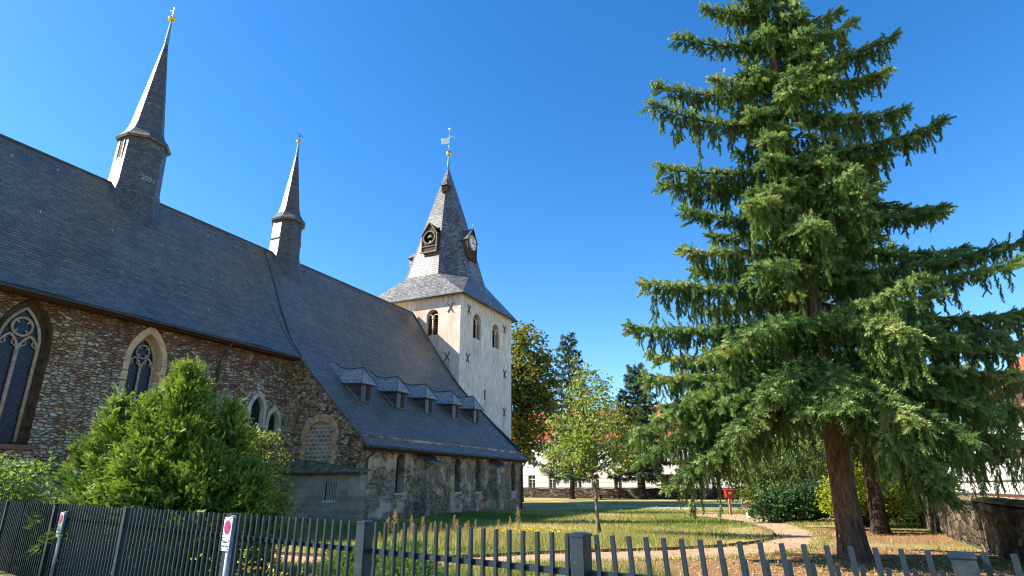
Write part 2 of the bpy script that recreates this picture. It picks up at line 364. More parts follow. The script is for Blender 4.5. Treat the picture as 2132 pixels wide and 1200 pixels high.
def grassground():
    m, t, b = mat('lawn', .95, .1); n = N(t); co = n.coord()
    f = n.noise(co, .16, 6, .6); g = n.noise(co, 3.0, 6, .75)
    c = n.ramp(n.math('ADD', n.math('MULTIPLY', f, .65), n.math('MULTIPLY', g, .35)), [(.36, (.11, .14, .03)), (.46, (.25, .23, .065)), (.56, (.42, .33, .15))])
    # brown needle litter and bare soil under the spruces
    sx = n.n('ShaderNodeSeparateXYZ'); n.l(co, sx.inputs[0])
    def blob(cx, cy, r0, r1):
        v = n.n('ShaderNodeVectorMath', operation='DISTANCE'); cb = n.n('ShaderNodeCombineXYZ'); n.l(sx.outputs[0], cb.inputs[0]); n.l(sx.outputs[1], cb.inputs[1])
        n.l(cb.outputs[0], v.inputs[0]); v.inputs[1].default_value = (cx, cy, 0)
        d = n.math('ADD', v.outputs['Value'], n.math('MULTIPLY', n.noise(co, .7, 5, .7), 4.0))
        return n.ramp(n.math('DIVIDE', d, 20.0), [(r0/20, 1.0), (r1/20, 0.0)])
    mk = n.math('MAXIMUM', n.math('MAXIMUM', blob(8.2, 15.2, 5.5, 7.8), blob(13.5, 23.5, 4.5, 7)), blob(4.6, 13.2, 3.8, 6.0))
    lit = n.ramp(n.noise(co, 9, 6, .8), [(.35, (.12, .06, .03)), (.52, (.32, .17, .085)), (.66, (.50, .31, .16))])
    c = n.mix(mk, c, lit)
    n.l(c, b.inputs['Base Color']); n.bump(n.noise(co, 12, 6, .8), .7, .06, b); return m
M['lawn'] = grassground()
def soil(name, c1, c2, sc=8):
    m, t, b = mat(name, .95, .1); n = N(t); co = n.coord()
    c = n.ramp(n.noise(co, sc, 8, .75), [(.32, c1), (.62, c2)])
    c = n.mix(.6, c, n.ramp(n.noise(co, .8, 4, .6), [(.35, .6), (.65, 1.0)]), 'MULTIPLY')
    n.l(c, b.inputs['Base Color']); n.bump(n.noise(co, 30, 6, .8), .6, .03, b); return m
M['path'] = soil('path', (.34, .21, .12), (.62, .43, .27))
M['paving'] = soil('paving', (.12, .12, .12), (.2, .2, .2), 4)
M['kerb'] = simple('kerb', (.13, .09, .06), .9, .1, var=.4, scale=3)
G3 = [(.0, (.035, .075, .018)), (.5, (.075, .125, .03)), (1, (.16, .20, .06))]
M['spruce_needles'] = leafmat('spruce_needles', [(.0, (.035, .085, .03)), (.3, (.08, .15, .045)), (.65, (.18, .265, .08)), (1, (.36, .38, .14))], .22, .5)
M['cone'] = simple('cone', (.30, .13, .05), .8, .2, var=.3)
M['far_needles'] = leafmat('far_needles', [(.0, (.025, .05, .035)), (.6, (.05, .085, .045)), (1, (.11, .12, .045))], .15)
M['yew_needles'] = leafmat('yew_needles', [(.0, (.022, .06, .014)), (.5, (.07, .14, .024)), (1, (.27, .34, .06))], .3, .5)
M['juniper'] = leafmat('juniper', [(.0, (.03, .09, .015)), (.6, (.07, .17, .025)), (1, (.17, .27, .05))], .25, .45)
M['young_leaves'] = leafmat('young_leaves', [(.0, (.10, .17, .025)), (.5, (.24, .33, .06)), (.85, (.36, .40, .14)), (.95, (.50, .38, .12)), (1, (.45, .18, .04))], .4)
M['autumn_leaves'] = leafmat('autumn_leaves', [(.0, (.05, .085, .015)), (.5, (.14, .18, .03)), (.8, (.30, .23, .045)), (1, (.46, .21, .04))], .4)
M['ivy_leaves'] = leafmat('ivy_leaves', [(.0, (.025, .07, .02)), (.6, (.05, .12, .035)), (1, (.11, .19, .07))], .15, .35)
M['yellow_leaves'] = leafmat('yellow_leaves', [(.0, (.12, .17, .015)), (.5, (.27, .31, .025)), (1, (.52, .47, .04))], .4)
M['green_leaves'] = leafmat('green_leaves', [(.0, (.05, .11, .02)), (.5, (.11, .21, .04)), (1, (.28, .36, .12))], .4)
M['rose_leaves'] = leafmat('rose_leaves', [(.0, (.06, .10, .02)), (.5, (.17, .24, .05)), (.8, (.33, .36, .08)), (1, (.22, .05, .03))], .4)
M['grass_blades'] = leafmat('grass_blades', [(.0, (.08, .15, .025)), (.4, (.165, .21, .05)), (.65, (.36, .32, .115)), (1, (.60, .48, .25))], .4)
M['straw'] = leafmat('straw', [(.0, (.32, .22, .10)), (1, (.62, .47, .26))], .35)
M['flower_yellow'] = leafmat('flower_yellow', [(.0, (.75, .50, .02)), (1, (.85, .68, .05))], .2)
M['flower_white'] = leafmat('flower_white', [(.0, (.6, .6, .5)), (1, (.8, .8, .75))], .2)
#@@SETTING
# ------------------------------------------------------------------ ground
g = MB(); n_ = 60
xs = [-900, -300, -120, -60, -30, -15, 0, 10, 20, 35, 60, 120, 300, 900]; ys = [-300, -60, -10, 5, 15, 30, 50, 80, 120, 200, 500, 1500]
for i in range(len(xs)-1):
    for j in range(len(ys)-1): g.face([(xs[i], ys[j], 0), (xs[i+1], ys[j], 0), (xs[i+1], ys[j+1], 0), (xs[i], ys[j+1], 0)])
tag(g.build('ground', M['lawn'], uv=False), 'lawn of green and straw coloured grass with brown needle litter', None, None, 'structure')
def smooth_poly(pts, k=6):
    out = []; n = len(pts)
    for i in range(n):
        p0, p1, p2, p3 = [Vector((*pts[(i+j-1) % n], 0)) for j in range(4)]
        for q in range(k):
            t = q/k; out.append(.5*((2*p1)+(p2-p0)*t+(2*p0-5*p1+4*p2-p3)*t*t+(3*p1-p0-3*p2+p3)*t**3))
    return out
inner = [(-9.0, 18.6), (-6, 16.9), (-3.2, 16.1), (-1.2, 16.2), (.5, 17.0), (2.0, 17.5), (4.5, 18.2), (6.9, 19.6), (8.6, 21.6), (9.7, 24.0), (10.5, 27.4), (11.1, 30.8), (10.9, 33.8), (10.7, 37.6), (11.2, 41.2)]
outer = [(13.4, 43.2), (14.6, 40.4), (14.1, 36.5), (13.2, 31.0), (12.3, 27), (11.2, 23.4), (9.6, 20.2), (7.8, 17.8), (5.3, 16.2), (2.4, 15.5), (0, 15.0), (-2.2, 14.6), (-5.5, 15.2), (-9.3, 17.4)]
def catmull(pts, k=6):
    P = [Vector((*p, 0)) for p in pts]; P = [2*P[0]-P[1]] + P + [2*P[-1]-P[-2]]; out = []
    for i in range(1, len(P)-2):
        p0, p1, p2, p3 = P[i-1:i+3]
        for q in range(k):
            t = q/k; out.append(.5*((2*p1)+(p2-p0)*t+(2*p0-5*p1+4*p2-p3)*t*t+(3*p1-p0-3*p2+p3)*t**3))
    return out + [P[-2]]
ci, co_ = catmull(inner), catmull(outer, 14)
rnd = random.Random(3)
pth = MB(); pth.holed([(p.x+rnd.uniform(-.05, .05), p.y+rnd.uniform(-.05, .05)) for p in ci] + [(p.x+rnd.uniform(-.16, .16), p.y+rnd.uniform(-.16, .16)) for p in co_], [], lambda a, b: (a, b, .006))
tag(pth.build('path', M['path'], uv=False), None, None, None, 'structure')
ed = MB()
for a, b in zip(ci[:-10], ci[1:-9]): ed.bar((a.x, a.y, .02), (b.x, b.y, .02), .05, .12)
tag(ed.build('path_edging', M['kerb'], uv=False), None, None, None, 'structure')
pv = MB()
for a, b in [((-40, 27.3), (6, -11.1))]:       # paved strip in front of the railings, mostly below the frame
    d = Vector((b[0]-a[0], b[1]-a[1], 0)).normalized(); nn = Vector((-d.y, d.x, 0))
    A, B = Vector((*a, 0)), Vector((*b, 0))
    pv.face([A+nn*1.2+Vector((0,0,.005)), A-nn*12+Vector((0,0,.005)), B-nn*12+Vector((0,0,.005)), B+nn*1.2+Vector((0,0,.005))])
# ------------------------------------------------------------------ church
CB = (25.8, 21.0, 0)
church = thing('church_building', 'long medieval stone church with grey slate roof, two slender ridge turrets and low aisle', 'church', W(*CB), CHROT)
RZ, RT = 17.38, 32.35              # ridge height and line
SA, SB = 25.75, 45.62
# choir wall with its openings
WT = 26.42
w1o = arch(12.08, 1.0, 3.15, 6.95, 8.7, 10); w2o = arch(16.98, .74, 4.3, 6.95, 8.3, 10)
w3o = arch(23.52, .42, 4.7, 5.55, 6.3, 8); w4o = arch(24.72, .34, 4.3, 5.05, 5.62, 8)
m = MB(CB); m.holed([(7.5, -.3), (26.0, -.3), (26.0, 9.25), (7.5, 9.25)], [w1o, w2o, w3o, w4o], lambda a, b: (a, WT, b))
m.build('choir_wall', M['choir_stone'], church)
m = MB(CB); m.box((7.5, WT+1.0, -.3), (SB, 38.3, 9.2)); m.face([(7.5, WT, 9.2), (7.5, 38.3, 9.2), (7.5, RT, RZ-.2)]); m.box((7.4, WT+.002, -.3), (7.497, 38.3, 9.2)); m.box((SA+.3, 38.4, -.3), (SB, 43.8, 3.8)); m.build('north_wall', M['choir_stone'], church)
# gable wall of the aisle with blocked archway
def roofz(t):
    P = [(20.55, 3.74), (21.6, 4.85), (23.4, 6.42), (25.95, 8.86), (27.3, 10.32), (30.0, 13.9), (RT, RZ)]
    for (a, x), (b, y) in zip(P[:-1], P[1:]):
        if t <= b: return x+(y-x)*(t-a)/(b-a)
    return RZ
ga = arch(23.95, .92, 2.2, 4.25, 5.02, 10)
m = MB(CB)
pro = [(21.0, -.3), (26.45, -.3), (26.45, roofz(26.45)-.2), (25.95, roofz(25.95)-.2), (23.4, roofz(23.4)-.2), (21.6, roofz(21.6)-.2), (21.0, roofz(21.0)-.2)]
m.holed(pro, [ga], lambda a, b: (SA, a, b)); m.build('gable_wall', M['gable_stone'], church)
m = MB(CB); m.face([(SA+.12, a, b) for a, b in ga]); m.strip(ga, lambda a, b: (SA, a, b), lambda a, b: (SA+.12, a, b)); m.build('blocked_archway', M['infill_brick'], church)
m = MB(CB)      # voussoirs and jamb stones round the blocked archway
o2 = arch(23.95, .93, 2.2, 4.25, 5.03, 14)
c0 = Vector((23.95, 4.1))
for i in range(1, len(o2)):
    a = Vector(o2[i]); b = Vector(o2[(i+1) % len(o2)])
    if a.y < 4.2 or b.y < 4.2: continue
    da = (a-c0).normalized()*.40; db = (b-c0).normalized()*.40; g_ = (b-a)*.06; r_ = .01+.02*random.Random(i).random()
    q = [a+g_, b-g_, b+db-g_, a+da+g_]
    m.rings([[(SA+.02, p.x, p.y) for p in q], [(SA-r_, p.x, p.y) for p in q]])
for sgn in (-1, 1):
    for k in range(8):
        z0 = 2.3+k*.245; ww = (.28, .40)[k % 2]; x0 = 23.95+sgn*.93; x1 = x0+sgn*ww
        m.box((SA-.015-.01*(k % 3), min(x0, x1), z0+.01), (SA+.02, max(x0, x1), z0+.235))
m.build('arch_surround', M['arch_stone'], church)
# aisle wall, windows as deep recesses
AW = [(29.25, .40), (32.75, .36), (35.62, .38), (38.42, .38), (44.12, .38)]
ho = [arch(c, h, 1.32, 3.05, 3.45, 8) for c, h in AW]
m = MB(CB); m.holed([(SA, -.3), (SB, -.3), (SB, 4.3), (SA, 4.3)], ho, lambda a, b: (a, 21.0, b))
m.box((SB-.02, 21.003, -.3), (SB, 26.4, 4.2)); m.build('aisle_wall', M['aisle_stone'], church)
for (c, h), o in zip(AW, ho):
    wn = MB(CB); wn.strip(o, lambda a, b: (a, 21.0, b), lambda a, b: (a, 21.55, b)); rv = wn.build('window', M['aisle_stone'], church)
    q = MB(CB); q.face([(a, 21.55, b) for a, b in o])
    q.build('glass', M['glass'], rv)
    q = MB(CB); q.tube([(a, 21.5, b) for a, b in o+o[:1]], .035, 5); q.bar((c, 21.52, 1.35), (c, 21.52, 3.4), .03)
    for zz in (1.7, 2.1, 2.5, 2.9): q.bar((c-h, 21.52, zz), (c+h, 21.52, zz), .02)
    q.build('window_grille', M['brown_wood'], rv)
    q = MB(CB); q.box((c-h-.1, 20.93, 1.2), (c+h+.1, 21.3, 1.32)); q.build('sill', M['pale_stone'], rv)
for s0, s1, zt in ((30.95, 32.15, 3.05), (40.15, 41.35, 3.05)):
    m = MB(CB); m.box((s0, 20.3, -.3), (s1, 21.05, 1.25)); m.box((s0+.05, 20.38, 1.25), (s1-.05, 21.05, zt)); 
    m.face([(s0+.05, 20.38, zt), (s1-.05, 20.38, zt), (s1-.05, 21.0, zt+.35), (s0+.05, 21.0, zt+.35)])
    m.face([(s0+.05, 20.38, zt), (s0+.05, 21.0, zt+.35), (s0+.05, 21.0, zt)]); m.face([(s1-.05, 20.38, zt), (s1-.05, 21.0, zt), (s1-.05, 21.0, zt+.35)])
    bt = m.build('buttress', M['aisle_stone'], church)
    m = MB(CB); m.rings([[(s0-.08, 20.12, zt-.08), (s1+.08, 20.12, zt-.08), (s1+.08, 21.0, zt+.40), (s0-.08, 21.0, zt+.40)], [(s0-.08, 20.12, zt-.01), (s1+.08, 20.12, zt-.01), (s1+.08, 21.0, zt+.47), (s0-.08, 21.0, zt+.47)]])
    m.build('buttress_cap', M['slate_cheek'], bt)
# roofs: profile lofted along the ridge, underside a little below
def roof(name, s0, s1, prof, thick=.14, nseg=1):
    m = MB(CB)
    K = 16; sg = lambda s, z: .035*math.sin(s*.83+z*.2)*math.sin(s*.31+1.3)+.02*math.sin(s*1.9+z)
    for (t0, z0), (t1, z1) in zip(prof[:-1], prof[1:]):
        for k in range(K):       # old roofs sag a little between the trusses
            a, b = s0+(s1-s0)*k/K, s0+(s1-s0)*(k+1)/K
            m.face([(a, t0, z0+sg(a, z0)), (b, t0, z0+sg(b, z0)), (b, t1, z1+sg(b, z1)), (a, t1, z1+sg(a, z1))])
        m.face([(s0, t1, z1-thick), (s1, t1, z1-thick), (s1, t0, z0-thick), (s0, t0, z0-thick)])
        for s in (s0, s1): m.face([(s, t0, z0), (s, t1, z1), (s, t1, z1-thick), (s, t0, z0-thick)])
    for t, z in (prof[0], prof[-1]): m.face([(s0, t, z), (s1, t, z), (s1, t, z-thick), (s0, t, z-thick)])
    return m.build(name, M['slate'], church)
north = [(2*RT-t, z) for t, z in ((28, 11.2), (25.95, 8.86))]
choir_roof = roof('choir_roof', 7.2, SA-.12, [(25.9, 8.84), (26.6, 9.50), (27.4, 10.42), (28.6, 12.1), (30.2, 14.3), (RT, RZ)] + north)
nave_roof = roof('nave_roof', SA-.117, SB+.12, [(20.5, 3.70), (21.0, 4.18), (21.9, 5.02), (23.4, 6.42), (24.8, 7.76), (25.95, 8.90), (26.6, 9.56), (27.4, 10.48), (28.6, 12.12), (30.2, 14.32), (RT, RZ+.02)] + north + [(2*RT-20.5, 3.7)])
m = MB(CB); m.tube([(7.2, RT, RZ+.02), (SB+.1, RT, RZ+.02)], .07, 6); m.build('ridge_cap', M['lead'], church)
m = MB(CB); m.tube([(27.5, 32.2, RZ-.2), (26.9, 30.2, 14.34), (26.3, 28.6, 12.14), (25.85, 27.0, 10.0), (SA, 25.95, 8.9)], .045, 5); m.build('roof_seam', M['lead'], church)
m = MB(CB); m.tube([(SB-.08, t, roofz(t)+.05) for t in (21, 22, 23.4, 25.95, 27.3, 30, 32.2)], .10, 6); m.build('verge_flashing', M['lead'], church)
m = MB(CB); m.tube([(SB+.05, 20.42, 3.64), (SA-.1, 20.42, 3.66)], .085, 8); m.build('gutter', M['gutter'], church)
m = MB(CB); m.tube([(7.2, 25.8, 8.72), (SA-.2, 25.8, 8.74)], .085, 8); m.build('gutter', M['gutter'], church)
m = MB(CB); m.box((7.2, 25.92, 8.6), (SA-.12, WT+.02, 8.69)); m.build('eaves_board', M['brown_wood'], church)
m = MB(CB); m.box((SA, 20.5, 3.5), (SB, 21.02, 3.58)); m.build('eaves_board', M['brown_wood'], church)
def downpipe(pts, r=.06):
    m = MB(CB); m.tube(pts, r, 8)
    for z in np.arange(.8, pts[-2][2], 1.6): m.tube([(pts[-1][0], pts[-1][1], z), (pts[-1][0], pts[-1][1], z+.06)], r*1.5, 8)
    m.build('downpipe', M['gutter'], church)
downpipe([(26.2, 20.42, 3.6), (26.2, 20.6, 3.3), (26.12, 20.88, 3.1), (26.1, 20.9, 0)])
downpipe([(45.2, 20.42, 3.6), (45.3, 20.6, 3.3), (45.42, 20.88, 3.1), (45.42, 20.9, 0)])
downpipe([(20.9, 25.8, 8.72), (20.8, 26.1, 8.2), (20.72, 26.3, 7.9), (20.72, 26.32, 0)])
# snow hooks
r_ = random.Random(8); hook = None
for (s, t, z) in [(18.55,29.57,13.72),(12.62,29.06,13.04),(15.67,27.52,10.99),(21.21,28.67,12.5),(24.31,29.36,13.43),(33.33,29.62,13.75),(38.57,31.2,15.9),(14.0,31.6,16.4),(22.4,31.4,16.1),(24.6,31.5,16.2),(20.2,27.3,10.35),(23.4,27.2,10.3),(28.4,28.2,11.6),(30.8,29.3,13.1),(33.4,31.2,15.9),(36.2,30.3,14.5),(38.2,28.2,11.6),(41,29.4,13.2),(43.4,27.6,10.8),(35.4,27.6,10.8),(32.2,27.4,10.6),(40.6,31.4,16.1),(34.8,31.5,16.2),(30.6,26.6,9.6),(12.0,31.4,16.1),(16,29.6,13.6)]:
    if hook is None:
        q = MB(); q.bar((0, .1, .1), (0, -.12, .02), .025); q.bar((0, -.12, 0), (0, -.14, .14), .03); q.bar((0, .05, .08), (0, .05, .2), .02)
        hook = q.build('snow_hook', M['galvanised'], church)
        o = hook
    else: o = hook.copy(); COL.objects.link(o); o.parent = church
    o.location = (s-CB[0], t-CB[1], z)
# choir windows with tracery
def tracery_window(c, hw, z0, zs, za, tw, outer, depth, surround=None, sw=.2):
    root = MB(CB); root.strip(outer, lambda a, b: (a, WT, b), lambda a, b: (a, WT+depth+.05, b)); rv = root.build('window', M['tan_stone'] if surround else M['shade_soot_stone'], church)
    oc = sum(a for a, b in outer)/len(outer)
    ti = WT+depth; gl = arch(c, hw, z0, zs, za, 12)
    q = MB(CB); q.face([(a, ti+.05, b) for a, b in gl]); q.build('glass', M['lead_glass'], rv)
    q = MB(CB); q.holed(outer, [arch(c, hw-.03, z0+.02, zs, za-.05, 12)], lambda a, b: (a, ti, b)); q.build('inner_jamb', M['tan_stone'] if surround else M['shade_soot_stone'], rv)
    q = MB(CB); F = lambda a, b, d=0: (a, ti-.03+d, b)
    q.tube([F(a, b) for a, b in gl[1:]+gl[:1]], tw, 6)
    sh = hw/2; zz = zs-.15*hw
    q.tube([F(c, z0), F(c, zz+.1)], tw*.95, 6)
    for k in (-1, 1):
        ar = arch(c+k*sh, sh-.02, z0, zz-.15, zz+hw*.62, 8); q.tube([F(a, b) for a, b in ar[1:]+ar[:1]], tw*.8, 6)
        for sg in (-1, 1):                       # cusps of the lights
            q.tube([F(c+k*sh+sg*sh*.95, zz-.05), F(c+k*sh+sg*sh*.30, zz+.10), F(c+k*sh+sg*sh*.42, zz+hw*.40)], tw*.5, 5)
    rr = hw*.50; zc = zs+(za-zs)*.47
    cc = [F(c+rr*math.cos(a), zc+rr*math.sin(a)) for a in [2*math.pi*i/20 for i in range(21)]]; q.tube(cc, tw*.85, 6)
    for i in range(4):
        a0 = math.pi/4+i*math.pi/2
        q.tube([F(c+rr*math.cos(a0), zc+rr*math.sin(a0)), F(c+rr*.55*math.cos(a0), zc+rr*.55*math.sin(a0))], tw*.7, 5)
    q.build('tracery', M['tracery_stone'], rv, smooth=True)
    q = MB(CB); z = z0+.7
    while z < zs-.2: q.bar((c-hw, ti+.03, z), (c+hw, ti+.03, z), .03); z += .72
    q.build('saddle_bars', M['lead'], rv)
    if surround:
        q = MB(CB); big = surround
        n = len(outer)
        for i in range(1, n):
            a, b = Vector(outer[i]), Vector(outer[(i+1) % n]); A, B = Vector(big[i]), Vector(big[(i+1) % n])
            if i == n-1 or a.y < zs+.01 and b.y < zs+.01:
                k = max(1, int(abs(b.y-a.y)/.42))
            else: k = 1
            for j in range(k):
                p = a.lerp(b, j/k+.012); r2 = a.lerp(b, (j+1)/k-.012); P = A.lerp(B, j/k+.012); Q = A.lerp(B, (j+1)/k-.012)
                d = .012+.012*(j % 2)
                q.rings([[(v.x, WT+.02, v.y) for v in (p, r2, Q, P)], [(v.x, WT-d, v.y) for v in (p, r2, Q, P)]])
        q.build('surround', M['tan_stone'], rv)
    return rv
tracery_window(12.12, .70, 3.25, 6.9, 8.3, .065, w1o, .42)
m = MB(CB); m.box((10.6, WT-.22, 2.98), (13.3, WT+.1, 3.14)); m.build('window_sill', simple('red_stone', (.26, .12, .09), .9, .1), church)
tracery_window(16.98, .60, 4.35, 6.95, 8.12, .05, w2o, .40, arch(16.98, 1.0, 4.3, 6.95, 8.68, 10))
for c, hw, z0, zs, za, o in ((23.52, .30, 4.7, 5.55, 6.1, w3o), (24.72, .24, 4.3, 5.05, 5.45, w4o)):
    q = MB(CB); q.strip(o, lambda a, b: (a, WT, b), lambda a, b: (a, WT+.28, b)); rv = q.build('window', M['pale_stone'], church)
    q = MB(CB); q.face([(a, WT+.28, b) for a, b in o]); q.build('glass', M['glass'], rv)
    q = MB(CB); big = arch(c, hw+.30, z0, zs, za+.50, 8)
    q.holed(big, [o], lambda a, b: (a, WT-.03, b)); q.strip(big, lambda a, b: (a, WT-.03, b), lambda a, b: (a, WT+.02, b)); q.build('surround', M['pale_stone'], rv)
# aisle dormers
DB = (28.68, 23.4, 6.4)
dz = lambda t: 3.70+.935*(t-20.5)
dm = MB(DB)
dm.box((28.16, 23.45, 6.3), (29.2, 23.55, 7.52))
dm.face([(28.16, 23.5, 6.4), (28.16, 23.5, 7.5), (28.16, 24.75, 7.5)]); dm.face([(29.2, 23.5, 6.4), (29.2, 24.75, 7.5), (29.2, 23.5, 7.5)])
dormer = dm.build('dormer', M['slate_cheek'], None); dormer.parent = church
dr = MB(DB)
L0, L1, RG = 27.86, 29.5, 28.68
def side(sx, sgn):
    # sweeping slope: eave points run back and flare outwards, ridge points run back level
    e = [(sx, 23.15, 7.46), (sx, 24.3, 7.5), (sx-.04*sgn, 24.75, 7.60), (sx-.22*sgn, 25.3, 8.16), (sx-.42*sgn, 25.75, 8.66), (sx-.5*sgn, 26.1, 9.02)]
    r = [(RG, 23.75, 8.52), (RG, 24.5, 8.5), (RG, 25.0, 8.52), (RG, 25.5, 8.66), (RG, 25.85, 8.88), (RG, 26.15, 9.08)]
    for i in range(5): dr.face([e[i], e[i+1], r[i+1], r[i]] if sgn > 0 else [e[i], r[i], r[i+1], e[i+1]])
side(L0, 1); side(L1, -1)
dr.face([(L0, 23.15, 7.46), (RG, 23.75, 8.52), (L1, 23.15, 7.46)])
dr.face([(L0, 23.15, 7.44), (L1, 23.15, 7.44), (L1, 24.7, 7.48), (L0, 24.7, 7.48)])
dr.build('dormer_roof', M['slate_sky_sheen'], dormer)
q = MB(DB); q.tube([(L0, 23.13, 7.45), (RG, 23.73, 8.54), (L1, 23.13, 7.45)], .025, 5); q.tube([(RG, 23.73, 8.54), (RG, 24.9, 8.53), (RG, 25.5, 8.69), (RG, 26.1, 9.08)], .03, 5); q.tube([(L0, 23.13, 7.44), (L0, 24.6, 7.5)], .025, 5); q.build('ridge_trim', M['lead'], dormer)
q = MB(DB)
for i in range(7):
    t0 = 23.42+i*.19; q.bar((28.0, t0, dz(t0)+.10), (28.0, t0+.17, dz(t0+.17)+.085), .24, .02)
q.build('cheek_flashing', M['slate_sky_sheen'], dormer)
q = MB(DB); q.box((28.27, 23.40, 6.5), (29.08, 23.44, 7.42)); wd = q.build('window', M['glass'], dormer)
q = MB(DB); q.box((28.72, 23.37, 6.52), (29.04, 23.40, 7.40)); q.build('shutter', M['red_wood'], wd)
q = MB(DB)
for a, b in (((28.2, 23.38, 6.42), (29.16, 23.46, 6.5)), ((28.2, 23.38, 7.42), (29.16, 23.46, 7.5)), ((28.2, 23.381, 6.5), (28.27, 23.46, 7.42)), ((29.08, 23.381, 6.5), (29.16, 23.46, 7.42))): q.box(a, b)
q.build('window_frame', M['lead'], wd)
def shift(o, ds):
    c = o.copy(); COL.objects.link(c); c.parent = church; c.location = (o.location.x+ds, o.location.y, o.location.z)
    for ch in o.children:
        k = ch.copy(); COL.objects.link(k); k.parent = c
        for g2 in ch.children: h = g2.copy(); COL.objects.link(h); h.parent = k
    return c
dormer.location = Vector(DB)-Vector(CB)
for s in (32.2, 35.5, 39.13, 42.35): shift(dormer, s-28.68)
# ridge turrets (octagonal, slated)
def oct_(c, r, z, n=8, rot=math.pi/8): return [(c[0]+r*math.cos(rot+2*math.pi*k/n), c[1]+r*math.sin(rot+2*math.pi*k/n), z) for k in range(n)]
def turret(c, zb, zm, r, re, ztop, zrod, zball, rb, band=None, opening=True):
    base = (c[0], c[1], zb)
    m = MB(base)
    def skirt(rr, dz): return [(x, y, min(roofz(y if y < RT else 2*RT-y), RZ)+dz) for x, y, z in oct_(c, rr, 0)]
    m.rings([skirt(r+.85, -.22), skirt(r+.46, .05), skirt(r+.2, .42), skirt(r+.06, 1.0), oct_(c, r, zm-.05)])
    body = m.build('ridge_turret', M['slate_cheek'], church); body.location = Vector(base)-Vector(CB)
    m = MB(base)
    m.rings([oct_(c, re-.05, zm-.12), oct_(c, re+.02, zm), oct_(c, re-.18, zm+.22), oct_(c, re-.42, zm+.62), oct_(c, re-.55, zm+1.1), oct_(c, (re-.55)*.66, zm+1.1+(ztop-zm-1.1)*.38), oct_(c, .09, ztop)])
    m.build('spire', M['slate_cheek'], body)
    if band:
        q = MB(base); q.rings([oct_(c, r+.02, band-.12), oct_(c, r+.10, band-.02), oct_(c, r+.02, band+.14)]); q.build('band', M['slate_cheek'], body)
    q = MB(base); q.lathe([(.10, ztop-.25), (.12, ztop), (.055, zrod)], (c[0], c[1], 0), 10); q.build('finial_rod', M['copper'], body, smooth=True)
    q = MB(base); q.lathe([(.02, -rb), (rb*.55, -rb*.85), (rb*.95, -rb*.35), (rb*1.05, -.02), (rb*1.05, .02), (rb*.95, rb*.35), (rb*.55, rb*.8), (.02, rb)], (c[0], c[1], zball), 16); q.build('gilded_ball', M['gold'], body, smooth=True)
    q = MB(base); z = zball+rb; h = .70
    q.bar((c[0], c[1], z-.05), (c[0], c[1], z+h), .035); q.bar((c[0]-.26, c[1], z+h*.66), (c[0]+.26, c[1], z+h*.66), .03); q.bar((c[0]-.17, c[1], z+h*.42), (c[0]+.17, c[1], z+h*.47), .025)
    for a, b in ((0, h), (-.27, h*.66), (.27, h*.66)): q.ball((c[0]+a, c[1], z+b), .035, 6)
    q.build('cross', M['gold'] if opening else M['iron'], body)
    if opening:
        q = MB(base); a = math.pi; x = c[0]-r*.935
        q.box((x-.02, c[1]-.17, zm-1.35), (x+.05, c[1]+.2, zm-.35)); q.build('hatch', M['red_wood'], body)
        q = MB(base); q.box((x-.05, c[1]-.22, zm-1.4), (x-.003, c[1]-.17, zm-.3)); q.box((x-.05, c[1]+.2, zm-1.4), (x-.003, c[1]+.25, zm-.3)); q.build('hatch_frame', M['slate_sky_sheen'], body)
    return body
t1 = turret((18.15, RT-.1), 16.6, 20.35, 1.22, 1.42, 27.6, 29.15, 29.4, .2)
turret((29.35, RT-.05), 16.7, 20.05, 1.05, 1.26, 25.9, 26.85, 26.95, .16, band=18.5, opening=False)
def text(name, body, size, loc, rot, material, parent, ext=.004):
    cu = bpy.data.curves.new(name, 'FONT'); cu.body = body; cu.size = size; cu.extrude = ext; cu.align_x = 'CENTER'
    tmp = bpy.data.objects.new(name, cu); COL.objects.link(tmp); bpy.context.view_layer.update()
    dg = bpy.context.evaluated_depsgraph_get(); me = bpy.data.meshes.new_from_object(tmp.evaluated_get(dg))
    bpy.data.objects.remove(tmp); me.materials.clear(); me.materials.append(material)
    o = bpy.data.objects.new(name, me); COL.objects.link(o); o.parent = parent; o.location = loc; o.rotation_euler = rot; return o
# the year slated on the turret: face looking to -t/-s diagonal
fa = -math.pi/2
text('year_numerals', '2001', .40, (math.cos(fa)*1.18-.05, math.sin(fa)*1.18, 1.15), (math.pi/2, 0, fa+math.pi/2), M['galvanised'], t1)
text('year_numerals', '2001', .36, (math.cos(fa)*1.13-.05, math.sin(fa)*1.13, 3.25), (math.pi/2, 0, fa+math.pi/2), simple('dull_metal', (.22, .20, .16)), t1)
# lean-to annex
m = MB(CB); m.holed([(20.55, -.3), (26.42, -.3), (26.42, 2.36), (20.55, 2.26)], [[(22.0, 1.0), (22.0, 1.85), (22.75, 1.85), (22.75, 1.0)]], lambda a, b: (25.25, a, b))
m.face([(25.25, 20.55, -.3), (25.75, 20.55, -.3), (25.75, 20.55, 2.3), (25.25, 20.55, 2.26)]); ax = m.build('annex', M['annex_block'], church)
m = MB(CB); m.rings([[(24.98, 20.4, 2.27), (24.98, 26.45, 2.40), (25.85, 26.45, 3.12), (25.85, 20.4, 2.42)], [(24.98, 20.4, 2.37), (24.98, 26.45, 2.50), (25.85, 26.45, 3.24), (25.85, 20.4, 2.52)]]); m.build('annex_roof', M['moss'], ax)
m = MB(CB); m.box((24.94, 20.38, 2.24), (24.978, 26.45, 2.36)); m.build('roof_edge', M['lead'], ax)
m = MB(CB); m.box((25.5, 21.95, .95), (25.52, 22.8, 1.9)); aw = m.build('annex_window', M['dark'], ax)
m = MB(CB)
